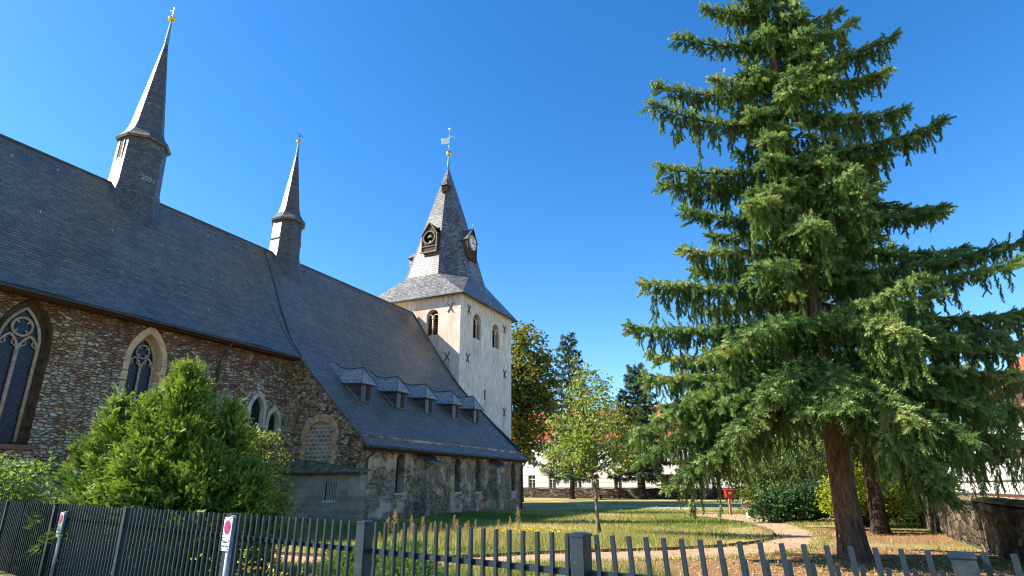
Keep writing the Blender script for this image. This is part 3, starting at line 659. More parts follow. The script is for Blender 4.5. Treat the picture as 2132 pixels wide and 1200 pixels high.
for i in range(7): m.bar((25.33, 22.06+i*.105, 1.0), (25.33, 22.06+i*.105, 1.85), .045, .03)
m.build('window_bars', M['pale_stone'], aw)
m = MB(CB); m.box((25.16, 21.95, .88), (25.5, 22.8, .998)); m.build('window_sill', M['pale_stone'], aw)
# ------------------------------------------------------------------ tower
TS0, TS1, TT0, TT1 = 45.95, 56.75, 27.25, 37.95
TB = (TS0, TT0, 0); TC = ((TS0+TS1)/2, (TT0+TT1)/2)
tower = thing('church_tower', 'square cream plastered church tower with steep octagonal slate spire and clock', 'tower', W(*TB), CHROT)
fo = [arch(30.3, .66, 15.05, 16.9, 17.56, 8)]
m = MB(TB); m.holed([(TT0, -.3), (TT1, -.3), (TT1, 18.85), (TT0, 18.85)], fo, lambda a, b: (TS0, a, b)); m.build('front_wall', M['plaster_warm'], tower)
ro = [arch(49.15, .78, 15.05, 16.75, 17.52, 8), arch(53.12, .78, 14.95, 16.7, 17.45, 8), [(50.78, 9.5), (51.05, 9.5), (51.05, 10.42), (50.78, 10.42)]]
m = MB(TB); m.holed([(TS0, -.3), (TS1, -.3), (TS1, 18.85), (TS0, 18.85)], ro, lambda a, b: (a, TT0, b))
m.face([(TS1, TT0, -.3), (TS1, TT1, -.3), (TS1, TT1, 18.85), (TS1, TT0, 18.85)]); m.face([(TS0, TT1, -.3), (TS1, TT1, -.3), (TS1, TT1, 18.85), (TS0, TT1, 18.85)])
m.build('side_wall', M['plaster_rough_lifted'], tower)
def belfry(o, c, F, zs, base, hw, z0):
    q = MB(TB); q.strip(o, lambda a, b: F(a, 0, b), lambda a, b: F(a, .5, b)); rv = q.build('belfry_window', M['plaster_warm'], tower)
    q = MB(TB); q.face([F(a, .5, b) for a, b in o]); q.build('opening', M['dark'], rv)
    q = MB(TB); z = z0+.08
    while z < zs-.1:
        q.face([F(c-hw, .22, z), F(c+hw, .22, z), F(c+hw, .40, z+.14), F(c-hw, .40, z+.14)]); z += .17
    q.build('louvres', M['louvre'], rv)
    q = MB(TB); q.tube([F(c, .12, z0), F(c, .12, z0+.12)], .14, 8); q.tube([F(c, .12, z0+.1), F(c, .12, zs-.25)], .07, 8); q.tube([F(c, .12, zs-.25), F(c, .12, zs)], [.08, .15], 8)
    for k in (-1, 1):
        ar = arch(c+k*hw*.5, hw*.46, zs-.1, zs, zs+hw*.42, 6); q.tube([F(a, .14, b) for a, b in ar[1:]+ar[:1]], .05, 5)
    q.build('column', M['pale_stone'], rv, smooth=True)
belfry(fo[0], 30.3, lambda a, d, b: (TS0+d, a, b), 16.8, None, .64, 15.05)
belfry(ro[0], 49.15, lambda a, d, b: (a, TT0+d, b), 16.7, None, .76, 15.05)
belfry(ro[1], 53.12, lambda a, d, b: (a, TT0+d, b), 16.6, None, .76, 14.95)
q = MB(TB); q.box((50.7, TT0+.35, 9.4), (51.1, TT0+.4, 10.5)); q.build('slit_window', M['brown_wood'], tower)
for kind, a, z in (('f', 28.36, 17.5), ('f', 28.53, 12.87), ('s', 47.45, 17.6), ('s', 55.05, 17.35), ('s', 47.4, 12.9), ('s', 55.1, 12.65), ('s', 55.05, 8.75)):
    q = MB(TB)
    for sg in (-1, 1):
        if kind == 'f': q.bar((TS0-.06-.02*sg, a-.27, z-sg*.42), (TS0-.06-.02*sg, a+.27, z+sg*.42), .07, .05, up=(1, 0, 0))
        else: q.bar((a-.27, TT0-.06-.02*sg, z-sg*.42), (a+.27, TT0-.06-.02*sg, z+sg*.42), .05, .10, up=(0, 0, 1)) if False else q.bar((a-.27, TT0-.06-.02*sg, z-sg*.42), (a+.27, TT0-.06-.02*sg, z+sg*.42), .07, .05, up=(0, 1, 0))
    q.build('wall_anchor', M['iron'], tower)
def stainmat():
    m, t, b = mat('rain_streak', .95, .05); n = N(t); g = n.n('ShaderNodeTexCoord').outputs['Generated']
    sx = n.n('ShaderNodeSeparateXYZ'); n.l(g, sx.inputs[0])
    a = n.ramp(n.noise(n.mapping(n.coord(), (1, 1, .10)), 9, 5, .75), [(.42, 0.0), (.70, .5)])
    n.l(n.math('MULTIPLY', a, n.math('MULTIPLY', sx.outputs[2], n.math('SUBTRACT', 1.6, sx.outputs[2]))), b.inputs['Alpha'])
    b.inputs['Base Color'].default_value = (.26, .15, .08, 1); return m
SM = stainmat()
for kind, a, z, hw, ln in (('f', 28.36, 17.1, .3, 2.0), ('f', 28.53, 12.5, .3, 2.2), ('s', 47.45, 17.2, .3, 2.0), ('s', 55.05, 17.0, .3, 2.2), ('s', 47.4, 12.5, .3, 2.2), ('s', 55.1, 12.3, .3, 2.0), ('s', 55.05, 8.4, .3, 2.0), ('f', 30.3, 15.04, .7, 2.4), ('s', 49.15, 15.04, .85, 3.0), ('s', 53.12, 14.94, .85, 3.0), ('s', 50.9, 9.48, .25, 1.8), ('s', 51.3, 18.6, 4.8, 1.8), ('f', 32.5, 18.6, 5.0, 1.8)):
    q = MB(TB); F = (lambda x, y: (TS0-.004, x, y)) if kind == 'f' else (lambda x, y: (x, TT0-.004, y))
    q.face([F(a-hw, z-ln), F(a+hw, z-ln), F(a+hw, z), F(a-hw, z)]); q.build('rain_streak', SM, tower)
q = MB(TB)
q.box((TS0-.12, TT0-.12, 18.62), (TS1+.12, TT1+.12, 18.72)); q.build('cornice', M['plaster_warm'], tower)
# spire: square eaves, broached to an octagon, steep needle
E = .55
sq = [(TS0-E, TT0-E), (TC[0], TT0-E), (TS1+E, TT0-E), (TS1+E, TC[1]), (TS1+E, TT1+E), (TC[0], TT1+E), (TS0-E, TT1+E), (TS0-E, TC[1])]
def octin(r, z, f=.4142): # octagon by inradius; order: the two points of each cardinal face
    h = r*f; x, y = TC
    return [(x-r, y-h, z), (x-h, y-r, z), (x+h, y-r, z), (x+r, y-h, z), (x+r, y+h, z), (x+h, y+r, z), (x-h, y+r, z), (x-r, y+h, z)]
o0 = octin(4.0, 21.75, .45); ze = 18.72
cn = [(TS0-E, TT0-E, ze), (TS1+E, TT0-E, ze), (TS1+E, TT1+E, ze), (TS0-E, TT1+E, ze)]
m = MB(TB)
for i in range(4):
    c = cn[i]; d = cn[(i+1) % 4]
    p, q_ = o0[(2*i+1) % 8], o0[(2*i+2) % 8]
    m.face([c, d, q_, p]); m.face([c, p, o0[(2*i) % 8]])
ringsO = [o0, octin(3.15, 25.0, .42), octin(2.0, 29.4, .4142), octin(.95, 33.0), octin(.42, 34.8), octin(.12, 35.8)]
m.rings(ringsO, cap=(False, True))
m.face([(TS0-E, TT1+E, ze-.02), (TS1+E, TT1+E, ze-.02), (TS1+E, TT0-E, ze-.02), (TS0-E, TT0-E, ze-.02)])
spire = m.build('spire_roof', M['slate_spire'], tower)
q = MB(TB); q.tube([Vector(c)+Vector((0, 0, -.03)) for c in cn+cn[:1]], .06, 6); q.build('eaves_trim', M['lead'], tower)
# bell dormer on the front face
def spire_dormer(name, c, zb, zt, w_, face, F, depth, lbl):
    """F(a, d, z): a along the face, d outwards from the spire"""
    hw = w_/2; zs = zb+(zt-zb)*.62
    q = MB(TB)
    out = [(c-hw, zb), (c+hw, zb), (c+hw, zs), (c, zt), (c-hw, zs)]
    zc = zb+(zt-zb)*.50; r = hw*.78
    circ = [(c+r*math.cos(a), zc+r*math.sin(a)) for a in [2*math.pi*i/20 for i in range(20)]]
    q.holed(out, [circ] if name == 'bell_dormer' else [], lambda a, b: F(a, 0, b))
    q.strip(out, lambda a, b: F(a, 0, b), lambda a, b: F(a, -depth, b))
    o = q.build(name, M['brown_wood'], tower)
    q = MB(TB); e = .11
    q.face([F(c-hw-e, .12, zs-.12), F(c, .12, zt+.1), F(c, -depth, zt+.1), F(c-hw-e, -depth, zs-.12)])
    q.face([F(c+hw+e, .12, zs-.12), F(c+hw+e, -depth, zs-.12), F(c, -depth, zt+.1), F(c, .12, zt+.1)])
    q.build('dormer_roof', M['slate_cheek'], o)
    q = MB(TB)
    q.bar(F(c-hw-e, .12, zs-.12), F(c, .12, zt+.1), .07); q.bar(F(c+hw+e, .12, zs-.12), F(c, .12, zt+.1), .07)
    q.bar(F(c-hw-.1, .06, zb), F(c+hw+.1, .06, zb), .14); q.bar(F(c-hw, .04, zb+.1), F(c-hw, .04, zs), .1); q.bar(F(c+hw, .04, zb+.1), F(c+hw, .04, zs), .1)
    q.bar(F(c-hw, .04, zb+(zt-zb)*.2), F(c+hw, .04, zb+(zt-zb)*.2), .08)
    q.build('dormer_frame', M['grey_wood'] if name == 'bell_dormer' else M['brown_wood'], o)
    q = MB(TB); q.tube([F(c, .08, zt+.05), F(c, .08, zt+.75)], .02, 5); q.ball(F(c, .08, zt+.45), .07, 8); q.tube([F(c-.14, .08, zt+.62), F(c+.14, .08, zt+.62)], .02, 5); q.build('finial', M['gold'], o)
    return o, circ, zc, r
Ff = lambda a, d, z: (47.8-d, a, z)
bd, circ, zc, r = spire_dormer('bell_dormer', 32.3, 24.4, 27.6, 1.75, 'f', Ff, 1.3, '')
q = MB(TB); q.tube([Ff(a, .06, b) for a, b in circ+circ[:1]], .09, 6); q.build('round_frame', M['grey_wood'], bd)
q = MB(TB); q.box((48.3, 31.4, 24.6), (48.35, 33.2, 27.2)); q.build('backing', M['dark'], bd)
for zz, k in ((zc+.15, 1.0), (zc-.55, .8)):
    q = MB(TB); q.lathe([(.03, .42*k), (.16*k, .38*k), (.24*k, .1*k), (.38*k, -.12*k), (.40*k, -.16*k), (.05, -.1*k)], (48.05, 32.28, zz), 16); q.build('bell', M['bronze'], bd, smooth=True)
Fs = lambda a, d, z: (a, 29.1-d, z)
ck, circ, zc, r = spire_dormer('clock_dormer', 51.0, 24.15, 27.55, 1.85, 's', Fs, 1.3, '')
zc = 26.0; cr = .86
q = MB(TB); q.rings([[(51.0+cr*math.cos(a), 29.1-d, zc+cr*math.sin(a)) for a in [2*math.pi*i/32 for i in range(32)]] for d in (0, .1)]); cf = q.build('clock_face', M['clock_white'], ck)
q = MB(TB); q.tube([(51.0+cr*math.cos(a), 28.98, zc+cr*math.sin(a)) for a in [2*math.pi*i/32 for i in range(33)]], .05, 6); q.build('clock_rim', M['iron'], cf)
q = MB(TB)
for i in range(60):
    a = 2*math.pi*i/60; q.bar((51.0+.72*math.sin(a), 28.99, zc+.72*math.cos(a)), (51.0+.77*math.sin(a), 28.99, zc+.77*math.cos(a)), .02)
q.build('minute_marks', M['black_paint'], cf)
for i, s_ in enumerate(['XII', 'I', 'II', 'III', 'IIII', 'V', 'VI', 'VII', 'VIII', 'IX', 'X', 'XI']):
    a = 2*math.pi*i/12
    if i == 0: o = None
    text('numeral', s_, .24, (51.0+.57*math.sin(a)-TB[0]+.1*math.sin(a)*0-math.sin(a)*.0 - .095*math.sin(-a)*0, 28.995-TB[1], zc+.57*math.cos(a)-.095), (math.pi/2, 0, 0), M['black_paint'], cf, .01)
for a, ln, wd_ in ((R(6), .48, .07), (R(88), .68, .05)):
    q = MB(TB); q.bar((51.0-.12*math.sin(a), 28.95, zc-.12*math.cos(a)), (51.0+ln*math.sin(a), 28.95, zc+ln*math.cos(a)), wd_, .02, up=(0, 1, 0)); q.build('clock_hand', M['black_paint'], cf)
# small lantern dormer near the top
q = MB(TB); q.box((49.95, 31.85, 32.3), (50.9, 32.5, 33.1)); sd = q.build('lantern_dormer', M['brown_wood'], tower)
q = MB(TB); q.box((49.92, 31.97, 32.42), (49.948, 32.38, 33.0)); q.build('opening', M['dark'], sd)
q = MB(TB); q.rings([[(49.85, 31.72, 33.05), (50.9, 31.72, 33.05), (50.9, 32.62, 33.05), (49.85, 32.62, 33.05)], [(50.25, 32.13, 34.0), (50.9, 32.13, 34.0), (50.9, 32.2, 34.0), (50.25, 32.2, 34.0)]]); q.build('dormer_roof', M['slate_cheek'], sd)
q = MB(TB); q.tube([(50.2, 32.15, 34.1), (50.2, 32.15, 34.9)], .02, 5); q.ball((50.2, 32.15, 34.5), .09, 8); q.build('finial', M['gold'], sd)
# a second dormer sits low on the left slope, seen edge on
q = MB(TB); q.box((51, 36.3, 24.6), (52.5, 37.0, 25.6)); sd = q.build('side_dormer', M['slate_cheek'], tower)
q = MB(TB); q.rings([[(50.8, 35.6, 25.6), (52.7, 35.6, 25.6), (52.7, 37.15, 25.55), (50.8, 37.15, 25.55)], [(51.7, 35.6, 26.5), (51.8, 35.6, 26.5), (51.8, 37.0, 26.4), (51.7, 37.0, 26.4)]]); q.build('dormer_roof', M['slate_cheek'], sd)
# finial and weather vane
x, y = TC
q = MB(TB); q.lathe([(.16, 35.6), (.14, 36.4), (.07, 37.6)], (x, y, 0), 10); wv = q.build('weather_vane', M['copper'], tower, smooth=True)
q = MB(TB); q.ball((x, y, 37.85), .31, 16); q.build('gilded_ball', M['gold'], wv, smooth=True)
q = MB(TB); q.ball((x, y, 38.75), .13, 10); q.tube([(x, y, 38.1), (x, y, 40.9)], .03, 6); q.build('vane_rod', M['gold'], wv, smooth=True)
d1 = -V*.0; q = MB(TB)
fl = Vector((-.80, .6, 0)).normalized()
c0 = Vector((x, y, 39.0)); 
_f = [c0+fl*.05+Vector((0, 0, .15)), c0+fl*.95+Vector((0, 0, -.12)), c0+fl*.85+Vector((0, 0, .22)), c0+fl*1.0+Vector((0, 0, .55)), c0+fl*.05+Vector((0, 0, .85))]
q.rings([_f, [p+Vector((.03, .04, 0)) for p in _f]])
q.build('vane_flag', M['glint_white'], wv)
q = MB(TB); q.tube([c0+Vector((0, 0, 1.1)), c0-fl*.55+Vector((0, 0, 1.25)), c0-fl*.75+Vector((0, 0, 1.05)), c0-fl*.7+Vector((0, 0, .7))], .03, 5); q.build('vane_hook', M['gold'], wv)
q = MB(TB); q.ball((x, y, 41.1), .14, 8); q.build('vane_star', M['glint_white'], wv)
#@@OBJECTS
# ------------------------------------------------------------------ vegetation kit
def rng(seed): return np.random.default_rng(seed)
def norm(a): return a/np.maximum(np.linalg.norm(a, axis=-1, keepdims=True), 1e-9)
def np_mesh(name, verts, faces, tint, material, parent=None, base=(0, 0, 0), k=3):
    me = bpy.data.meshes.new(name); nv, nf = len(verts), len(faces)
    me.vertices.add(nv); me.vertices.foreach_set('co', (verts-np.array(base)).astype(np.float32).ravel())
    me.loops.add(nf*k); me.loops.foreach_set('vertex_index', faces.astype(np.int32).ravel())
    me.polygons.add(nf); me.polygons.foreach_set('loop_start', np.arange(0, nf*k, k, dtype=np.int32))
    me.update(calc_edges=True)
    a = me.attributes.new('tint', 'FLOAT', 'POINT'); a.data.foreach_set('value', np.clip(tint, 0, 1).astype(np.float32))
    me.materials.append(material); o = bpy.data.objects.new(name, me); COL.objects.link(o)
    if parent is not None: o.parent = parent
    return o
def instances(pv, pf, pos, dirs, scale, tint, r, up=None, roll=True):
    """copies of a small prototype (along +X) turned to dirs; returns one vertex / face soup"""
    n = len(pos); x = norm(dirs)
    ref = np.tile(np.array([[0, 0, 1.0]]), (n, 1)) if up is None else up
    y = np.cross(ref, x); bad = np.linalg.norm(y, axis=1) < .1
    y[bad] = np.cross(np.array([[1.0, .2, 0]]), x[bad]); y = norm(y); z = np.cross(x, y)
    if roll:
        a = r.uniform(0, 2*math.pi, n)[:, None] if roll is True else (r.normal(0, roll, n)[:, None])
        y, z = y*np.cos(a)+z*np.sin(a), -y*np.sin(a)+z*np.cos(a)
    B = np.stack([x, y, z], 1)*np.asarray(scale).reshape(n, 1, 1) if np.ndim(scale) else np.stack([x, y, z], 1)*scale
    v = np.einsum('kc,ncd->nkd', pv, B)+pos[:, None, :]
    f = pf[None]+(np.arange(n)*len(pv))[:, None, None]
    return v.reshape(-1, 3), f.reshape(-1, pf.shape[1]), np.repeat(tint, len(pv))
def sprig_proto(n=14, ln=1.0, rad=.2, wd=.05, seed=1, flat=1.0, fwd=.16):
    """a conifer shoot: a thin core with needle bundles standing off it"""
    r = rng(seed); v = []; f = []
    for i in range(n):
        t = ln*(i+.3)/n; a = i*2.4+r.uniform(-.4, .4); rr = rad*(1-.45*(t/ln)**3)*r.uniform(.8, 1.2)
        d = np.array([fwd*1.3, math.cos(a)*rr, math.sin(a)*rr*flat]); s = np.array([0, -math.sin(a), math.cos(a)*flat])*wd
        p = np.array([t, 0, 0]); k = len(v); v += [p-s, p+s, p+d]; f.append([k, k+1, k+2])
    k = len(v); v += [np.array(q) for q in ((0, -.035, 0), (0, .035, 0), (ln*1.1, 0, 0), (0, 0, -.035), (0, 0, .035))]
    f += [[k, k+1, k+2], [k+3, k+4, k+2]]
    return np.array(v), np.array(f)
def fan_proto(n=9, seed=2):
    """a flat feathery yew shoot with side needles"""
    r = rng(seed); v = []; f = []
    for i in range(n):
        t = (i+.2)/n; L = .30*(1-.55*t)
        for sg in (-1, 1):
            k = len(v); p = np.array([t, 0, 0]); q = p+np.array([L*.75, sg*L, r.uniform(-.05, .06)])
            v += [p, p+np.array([.12, 0, 0]), q]; f.append([k, k+1, k+2])
    k = len(v); v += [np.array(q) for q in ((0, -.02, 0), (0, .02, 0), (1.1, 0, 0))]; f.append([k, k+1, k+2])
    return np.array(v), np.array(f)
LEAF = (np.array([[0, 0, 0], [.5, -.32, .10], [1.0, 0, 0], [.5, .32, .10]]), np.array([[0, 1, 2], [0, 2, 3]]))
def bez(a, b, c, t):
    t = np.asarray(t)[:, None]; return (1-t)**2*a+2*t*(1-t)*b+t*t*c
def limbs_to_spruce(limbs, r, node=.13, side=.62, droop=.5, hang=.6, sp=.09, hang_len=.7, cones=0):
    """limbs: (A, ctrl, B, bare, size).  returns sprig positions / directions / sizes / tints and twig polylines"""
    P, D, Sz, T, tw, cn = [], [], [], [], [], []
    for A, Cc, B, bare, size in limbs:
        A, Cc, B = map(lambda q: np.array(q, float), (A, Cc, B)); L = np.linalg.norm(B-A); n = max(3, int(L/node))
        ts = np.linspace(0, 1, n); c = bez(A, Cc, B, ts); tg = norm(np.gradient(c, axis=0)); lt = r.uniform(-.18, .18)
        for i in range(n):
            t = ts[i]
            if t < bare: continue
            hz = np.cross(tg[i], [0, 0, 1]); hz = hz/max(np.linalg.norm(hz), 1e-6)
            full = math.sin(math.pi*min(1, (1-t)*.9+.12))**.6*(.75+.35*math.sin(i*1.9+lt*40)); hl = hang_len*(1+lt*3)
            for sg in (-1, 1):
                l = size*side*full*r.uniform(.45, 1.15)
                d = hz*sg+tg[i]*r.uniform(.35, .9)+np.array([0, 0, r.uniform(-.1, .25)]); d /= np.linalg.norm(d)
                k = max(2, int(l/sp)); u = (np.arange(k)+.5)/k*l
                pts = c[i]+u[:, None]*d; pts[:, 2] -= droop*u**1.6
                dd = np.tile(d, (k, 1)); dd[:, 2] -= droop*1.6*u**.6+.12
                dd += r.normal(0, .28, (k, 3)); P.append(pts); D.append(dd); Sz.append(r.uniform(.75, 1.25, k)); T.append(r.normal(.5+lt+.1*t, .17, k))
                tw.append((c[i], pts[-1]))
                for j in range(k):                          # pendulous strands
                    if r.random() < hang*.30*(1.0 if t < .9 else .4):
                        h = hl*r.uniform(.2, 1.15)*full; m = max(2, int(h/.085)); q = (np.arange(m)+.3)*.085
                        pp = pts[j]+np.stack([r.normal(0, .015, m)+d[0]*q*.08, r.normal(0, .015, m)+d[1]*q*.08, -q], 1)
                        ddn = np.stack([r.normal(0, .35, m), r.normal(0, .35, m), -np.ones(m)], 1)
                        P.append(pp); D.append(ddn); Sz.append(r.uniform(.6, .95, m)); T.append(r.normal(.40+lt, .15, m)); tw.append((pts[j], pp[-1]))
                        if r.random() < cones: cn.append(pp[-1])
            if r.random() < .8:                             # shoots standing on top
                P.append(c[i][None]+np.array([[0, 0, .02]])); D.append((tg[i]+np.array([r.normal(0, .5), r.normal(0, .5), r.uniform(.2, .9)]))[None]); Sz.append(np.array([r.uniform(.7, 1.2)])); T.append(np.array([r.normal(.6+lt, .15)]))
        for q in range(6):
            P.append(B[None]-tg[-1]*q*.03); D.append((tg[-1]+r.normal(0, .45, 3)+np.array([0, 0, .2]))[None]); Sz.append(np.array([1.1])); T.append(np.array([.6]))
        if r.random() < cones*3: cn.append(B-np.array([0, 0, .05]))
    return np.concatenate(P), np.concatenate(D), np.concatenate(Sz), np.concatenate(T), tw, cn
def twig_mesh(name, tw, rad, material, parent, base):
    A = np.array([a for a, b in tw]); B = np.array([b for a, b in tw]); n = len(A); d = norm(B-A)
    s = norm(np.cross(d, [.3, .4, .85]))*rad; q = np.cross(d, s)
    v = np.stack([A-s, A+s*.5+q, A+s*.5-q, B], 1).reshape(-1, 3)
    f = (np.array([[0, 1, 3], [1, 2, 3], [2, 0, 3]])[None]+(np.arange(n)*4)[:, None, None]).reshape(-1, 3)
    return np_mesh(name, v, f, np.full(len(v), .5), material, parent, base)
def limb_tubes(name, limbs, r0, material, parent, base):
    m = MB(base)
    for A, Cc, B, bare, size in limbs:
        pts = bez(np.array(A, float), np.array(Cc, float), np.array(B, float), np.linspace(0, 1, 9)); L = np.linalg.norm(pts[-1]-pts[0])
        m.tube([tuple(p) for p in pts], [max(.008, r0*min(1, L/4)*(1-.9*i/8)) for i in range(9)], 6)
    return m.build(name, material, parent, smooth=True, uv=False)
# ------------------------------------------------------------------ the big spruce
def spruce(label, group, base, H, r0, limbs, seed, sprig=.20, nmat='spruce_needles', bark='spruce_bark', flare=1.5, node=.13, cones=.05, n=14, name='spruce_tree', srad=.26, swd=.085, **kw):
    r = rng(seed); base = Vector(base)
    o = thing(name, label, 'tree', base, 0, group)
    m = MB(base); ph = r.uniform(0, 6, 12); rr = []
    for i in range(26):
        t = (i/25)**1.5; z = H*t; rad = r0*(1-t)**.85+.015; fl = 1+(flare-1)*math.exp(-z/.35)
        rr.append([base+Vector((math.cos(a)*rad*fl*(1+.16*math.exp(-z/.6)*math.sin(4*a+ph[0])+.03*math.sin(3*a+z)), math.sin(a)*rad*fl*(1+.16*math.exp(-z/.6)*math.sin(5*a+ph[1])), z-.06)) for a in [2*math.pi*k/20 for k in range(20)]])
    m.rings(rr); m.build('trunk', M[bark], o, smooth=True, uv=False)
    P, D, Sz, T, tw, cn = limbs_to_spruce(limbs, r, node=node, cones=cones, **kw)
    limb_tubes('limbs', limbs, .075, M['dark_bark'], o, base); twig_mesh('twigs', tw, .006, M['grey_bark'], o, base)
    pv, pf = sprig_proto(n=n, seed=seed, rad=srad, wd=swd); v, f, t = instances(pv, pf, P, D, Sz*sprig, T, r)
    np_mesh('crown', v, f, t, M[nmat], o, base)
    if cn:
        q = MB(base)
        for c in cn[:160]:
            q.tube([Vector(c), Vector(c)+Vector((.005, 0, -.05)), Vector(c)+Vector((.01, 0, -.13))], [.012, .024, .008], 6)
        tag(q.build('cones', M['cone'], o, uv=False), kind='stuff')
    return o, len(P)
TR = Vector((8.36, 15.94, 0)); DEP = 15.94
rr_ = random.Random(21)
def limb(tip, drop=.5, sag=.25, bare=.12, size=1.0, z0=None):
    """drop: how far the root lies above (+) or below (-) the tip"""
    tip = Vector(tip); L = Vector((tip.x-TR.x, tip.y-TR.y, 0)).length
    A = Vector((TR.x, TR.y, max(2.6, tip.z+drop if z0 is None else z0)))
    mid = A.lerp(tip, .5)-Vector((0, 0, sag*L*.4)); return (A, mid, tip, bare, size)
LM = []
# limbs that draw the outline, to the left and right of the trunk
for px, py, dep, drop, sag, size in [
    (1470, 18, 15.9, -.3, .3, .7), (1412, 82, 15.8, -.1, .3, .8), (1368, 183, 15.9, .0, .35, .85), (1359, 218, 15.4, -.35, .4, .95), (1376, 352, 15.6, .2, .2, .9), (1380, 388, 16.2, .1, .2, .9),
    (1428, 440, 15.4, .1, .3, .9), (1425, 525, 16.0, .3, .2, .9), (1345, 592, 15.7, .3, .2, 1.05), (1316, 684, 15.2, .6, .2, 1.1), (1362, 745, 16.4, .5, .3, 1.1), (1350, 790, 14.6, .9, .1, 1.1), (1395, 850, 15.2, 1.2, -.2, 1.1), (1330, 900, 16.8, 1.4, -.3, 1.1),
    (1745, 28, 15.9, -.9, .2, .7), (1772, 52, 15.6, -1.0, .2, .7), (1860, 78, 15.9, -1.4, .25, .85), (1845, 150, 16.8, -1.3, .3, .8), (1882, 232, 16.6, -.5, .3, .85), (1957, 256, 15.7, -.9, .35, 1.0), (1845, 330, 16.9, -.3, .3, .9), (1962, 432, 15.9, -.2, .3, .95), (1960, 445, 17.6, .3, .2, .9),
    (2135, 500, 15.6, -.9, .2, 1.1), (2120, 548, 14.6, -.3, .15, 1.1), (2010, 520, 17.5, -.2, .3, 1.0), (2180, 640, 16.4, .0, .3, 1.1), (2150, 770, 17.5, .2, .3, 1.1), (2075, 700, 15.2, .4, .1, 1.0), (2040, 800, 16.4, .8, .0, 1.0)]:
    LM.append(limb(at(px, py, dep), drop, sag, .1, size))
# limbs coming towards the viewer
for px, py, dep, drop, sag, size in [
    (1650, 190, 14.6, .4, -.2, .9), (1600, 330, 14.2, .6, -.2, .95), (1720, 340, 14.6, .5, -.2, .95), (1560, 420, 14.0, .5, -.2, 1.0), (1690, 470, 13.4, .9, -.35, 1.1), (1580, 560, 13.6, .8, -.2, 1.1), (1790, 440, 14.2, .6, -.2, 1.0),
    (1990, 705, 13.6, .9, -.5, 1.25), (1880, 690, 12.8, .9, -.5, 1.25), (1560, 700, 12.9, .8, -.4, 1.2), (1480, 740, 14.0, .9, -.3, 1.15), (1760, 850, 12.2, 1.3, -.6, 1.3), (1900, 880, 12.4, 1.4, -.6, 1.3), (2020, 920, 13.0, 1.6, -.6, 1.3), (1970, 1000, 13.2, 1.8, -.5, 1.15), (1600, 830, 12.8, 1.3, -.5, 1.2), (1500, 850, 13.6, 1.3, -.4, 1.15), (1440, 900, 14.4, 1.6, -.4, 1.1), (1535, 900, 13.0, 1.7, -.4, 1.1), (1690, 860, 12.6, 1.0, -.4, 1.1),(2060, 860, 14.2, 1.2, -.4, 1.1)]:
    LM.append(limb(at(px, py, dep), drop, sag, .16, size))
for px, py, dep, drop, sag, size in [(1340, 960, 15.4, 1.9, -.5, 1.0), (1420, 1000, 14.6, 2.1, -.6, 1.0), (1400, 930, 16.2, 1.7, -.5, 1.0), (1475, 960, 13.8, 2.0, -.5, 1.0), (1370, 880, 14.4, 1.4, -.4, 1.1), (1560, 930, 16.5, 1.8, -.3, 1.0), (1640, 930, 18.0, 1.8, -.3, 1.0), (1930, 960, 17.0, 1.8, -.3, 1.0), (2160, 860, 15.6, .8, .0, 1.1), (2150, 930, 16.8, 1.0, .0, 1.1), (2100, 780, 14.6, .6, .0, 1.1), (2170, 720, 15.0, .3, .1, 1.1), (1985, 1040, 13.6, 2.0, -.5, .9), (1445, 880, 15.0, 1.5, -.4, 1.1), (1455, 985, 15.2, 2.2, -.6, 1.0), (1390, 1010, 15.4, 2.2, -.6, .9), (1440, 830, 14.0, 1.1, -.4, 1.1), (1850, 930, 13.0, 1.6, -.5, 1.1)]:
    LM.append(limb(at(px, py, dep), drop, sag, .2, size))
# the rest of the whorls, all round
for i in range(70):
    z = 4.4+15.6*(i/69)+.35*math.sin(i*.9); az = i*2.399+rr_.uniform(-.3, .3)
    rad = (3.9 if z > 5 else 3.4)*(1-(z-4.4)/18.2)**.9*rr_.uniform(.35, .95)*(1 if i % 3 else .55)+.2
    if z < 6.2 and math.sin(az) > .2: rad *= .8
    if z > 10 and i % 3 == 1: continue
    tip = Vector((TR.x+math.cos(az)*rad, TR.y+math.sin(az)*rad, z-.12*rad+(.25*rad if z > 12 else -.1*rad)))
    LM.append(limb(tip, rr_.uniform(-.1, .4), .3, .1, .55+.4*rad/4))
for i in range(56):           # short shaggy limbs that wrap the trunk on the side seen from the path
    z = 6.6+13.4*(i/55); az = -math.pi/2+rr_.uniform(-1.5, 1.5); rad = (.9+1.5*rr_.random())*(1-(z-6)/17)**.6
    if 6.3 < z < 7.9 and abs(az+math.pi/2) < .7 or .5 > rr_.random() and z < 9.5 and abs(az+math.pi/2) < .5: continue
    LM.append(limb(Vector((TR.x+math.cos(az)*rad, TR.y+math.sin(az)*rad, z-.25)), rr_.uniform(.1, .5), -.2, .15, .85))
spr, cnt = spruce('tall spruce with thick leaning red brown trunk and drooping branches, nearest the railings', None, TR, 21.5, .30, LM, 5, sprig=.275, node=.12, cones=.04, hang=1.5, hang_len=1.0, n=19, sp=.10, flare=1.3, srad=.30, swd=.09, side=.50)
print('sprigs', cnt)
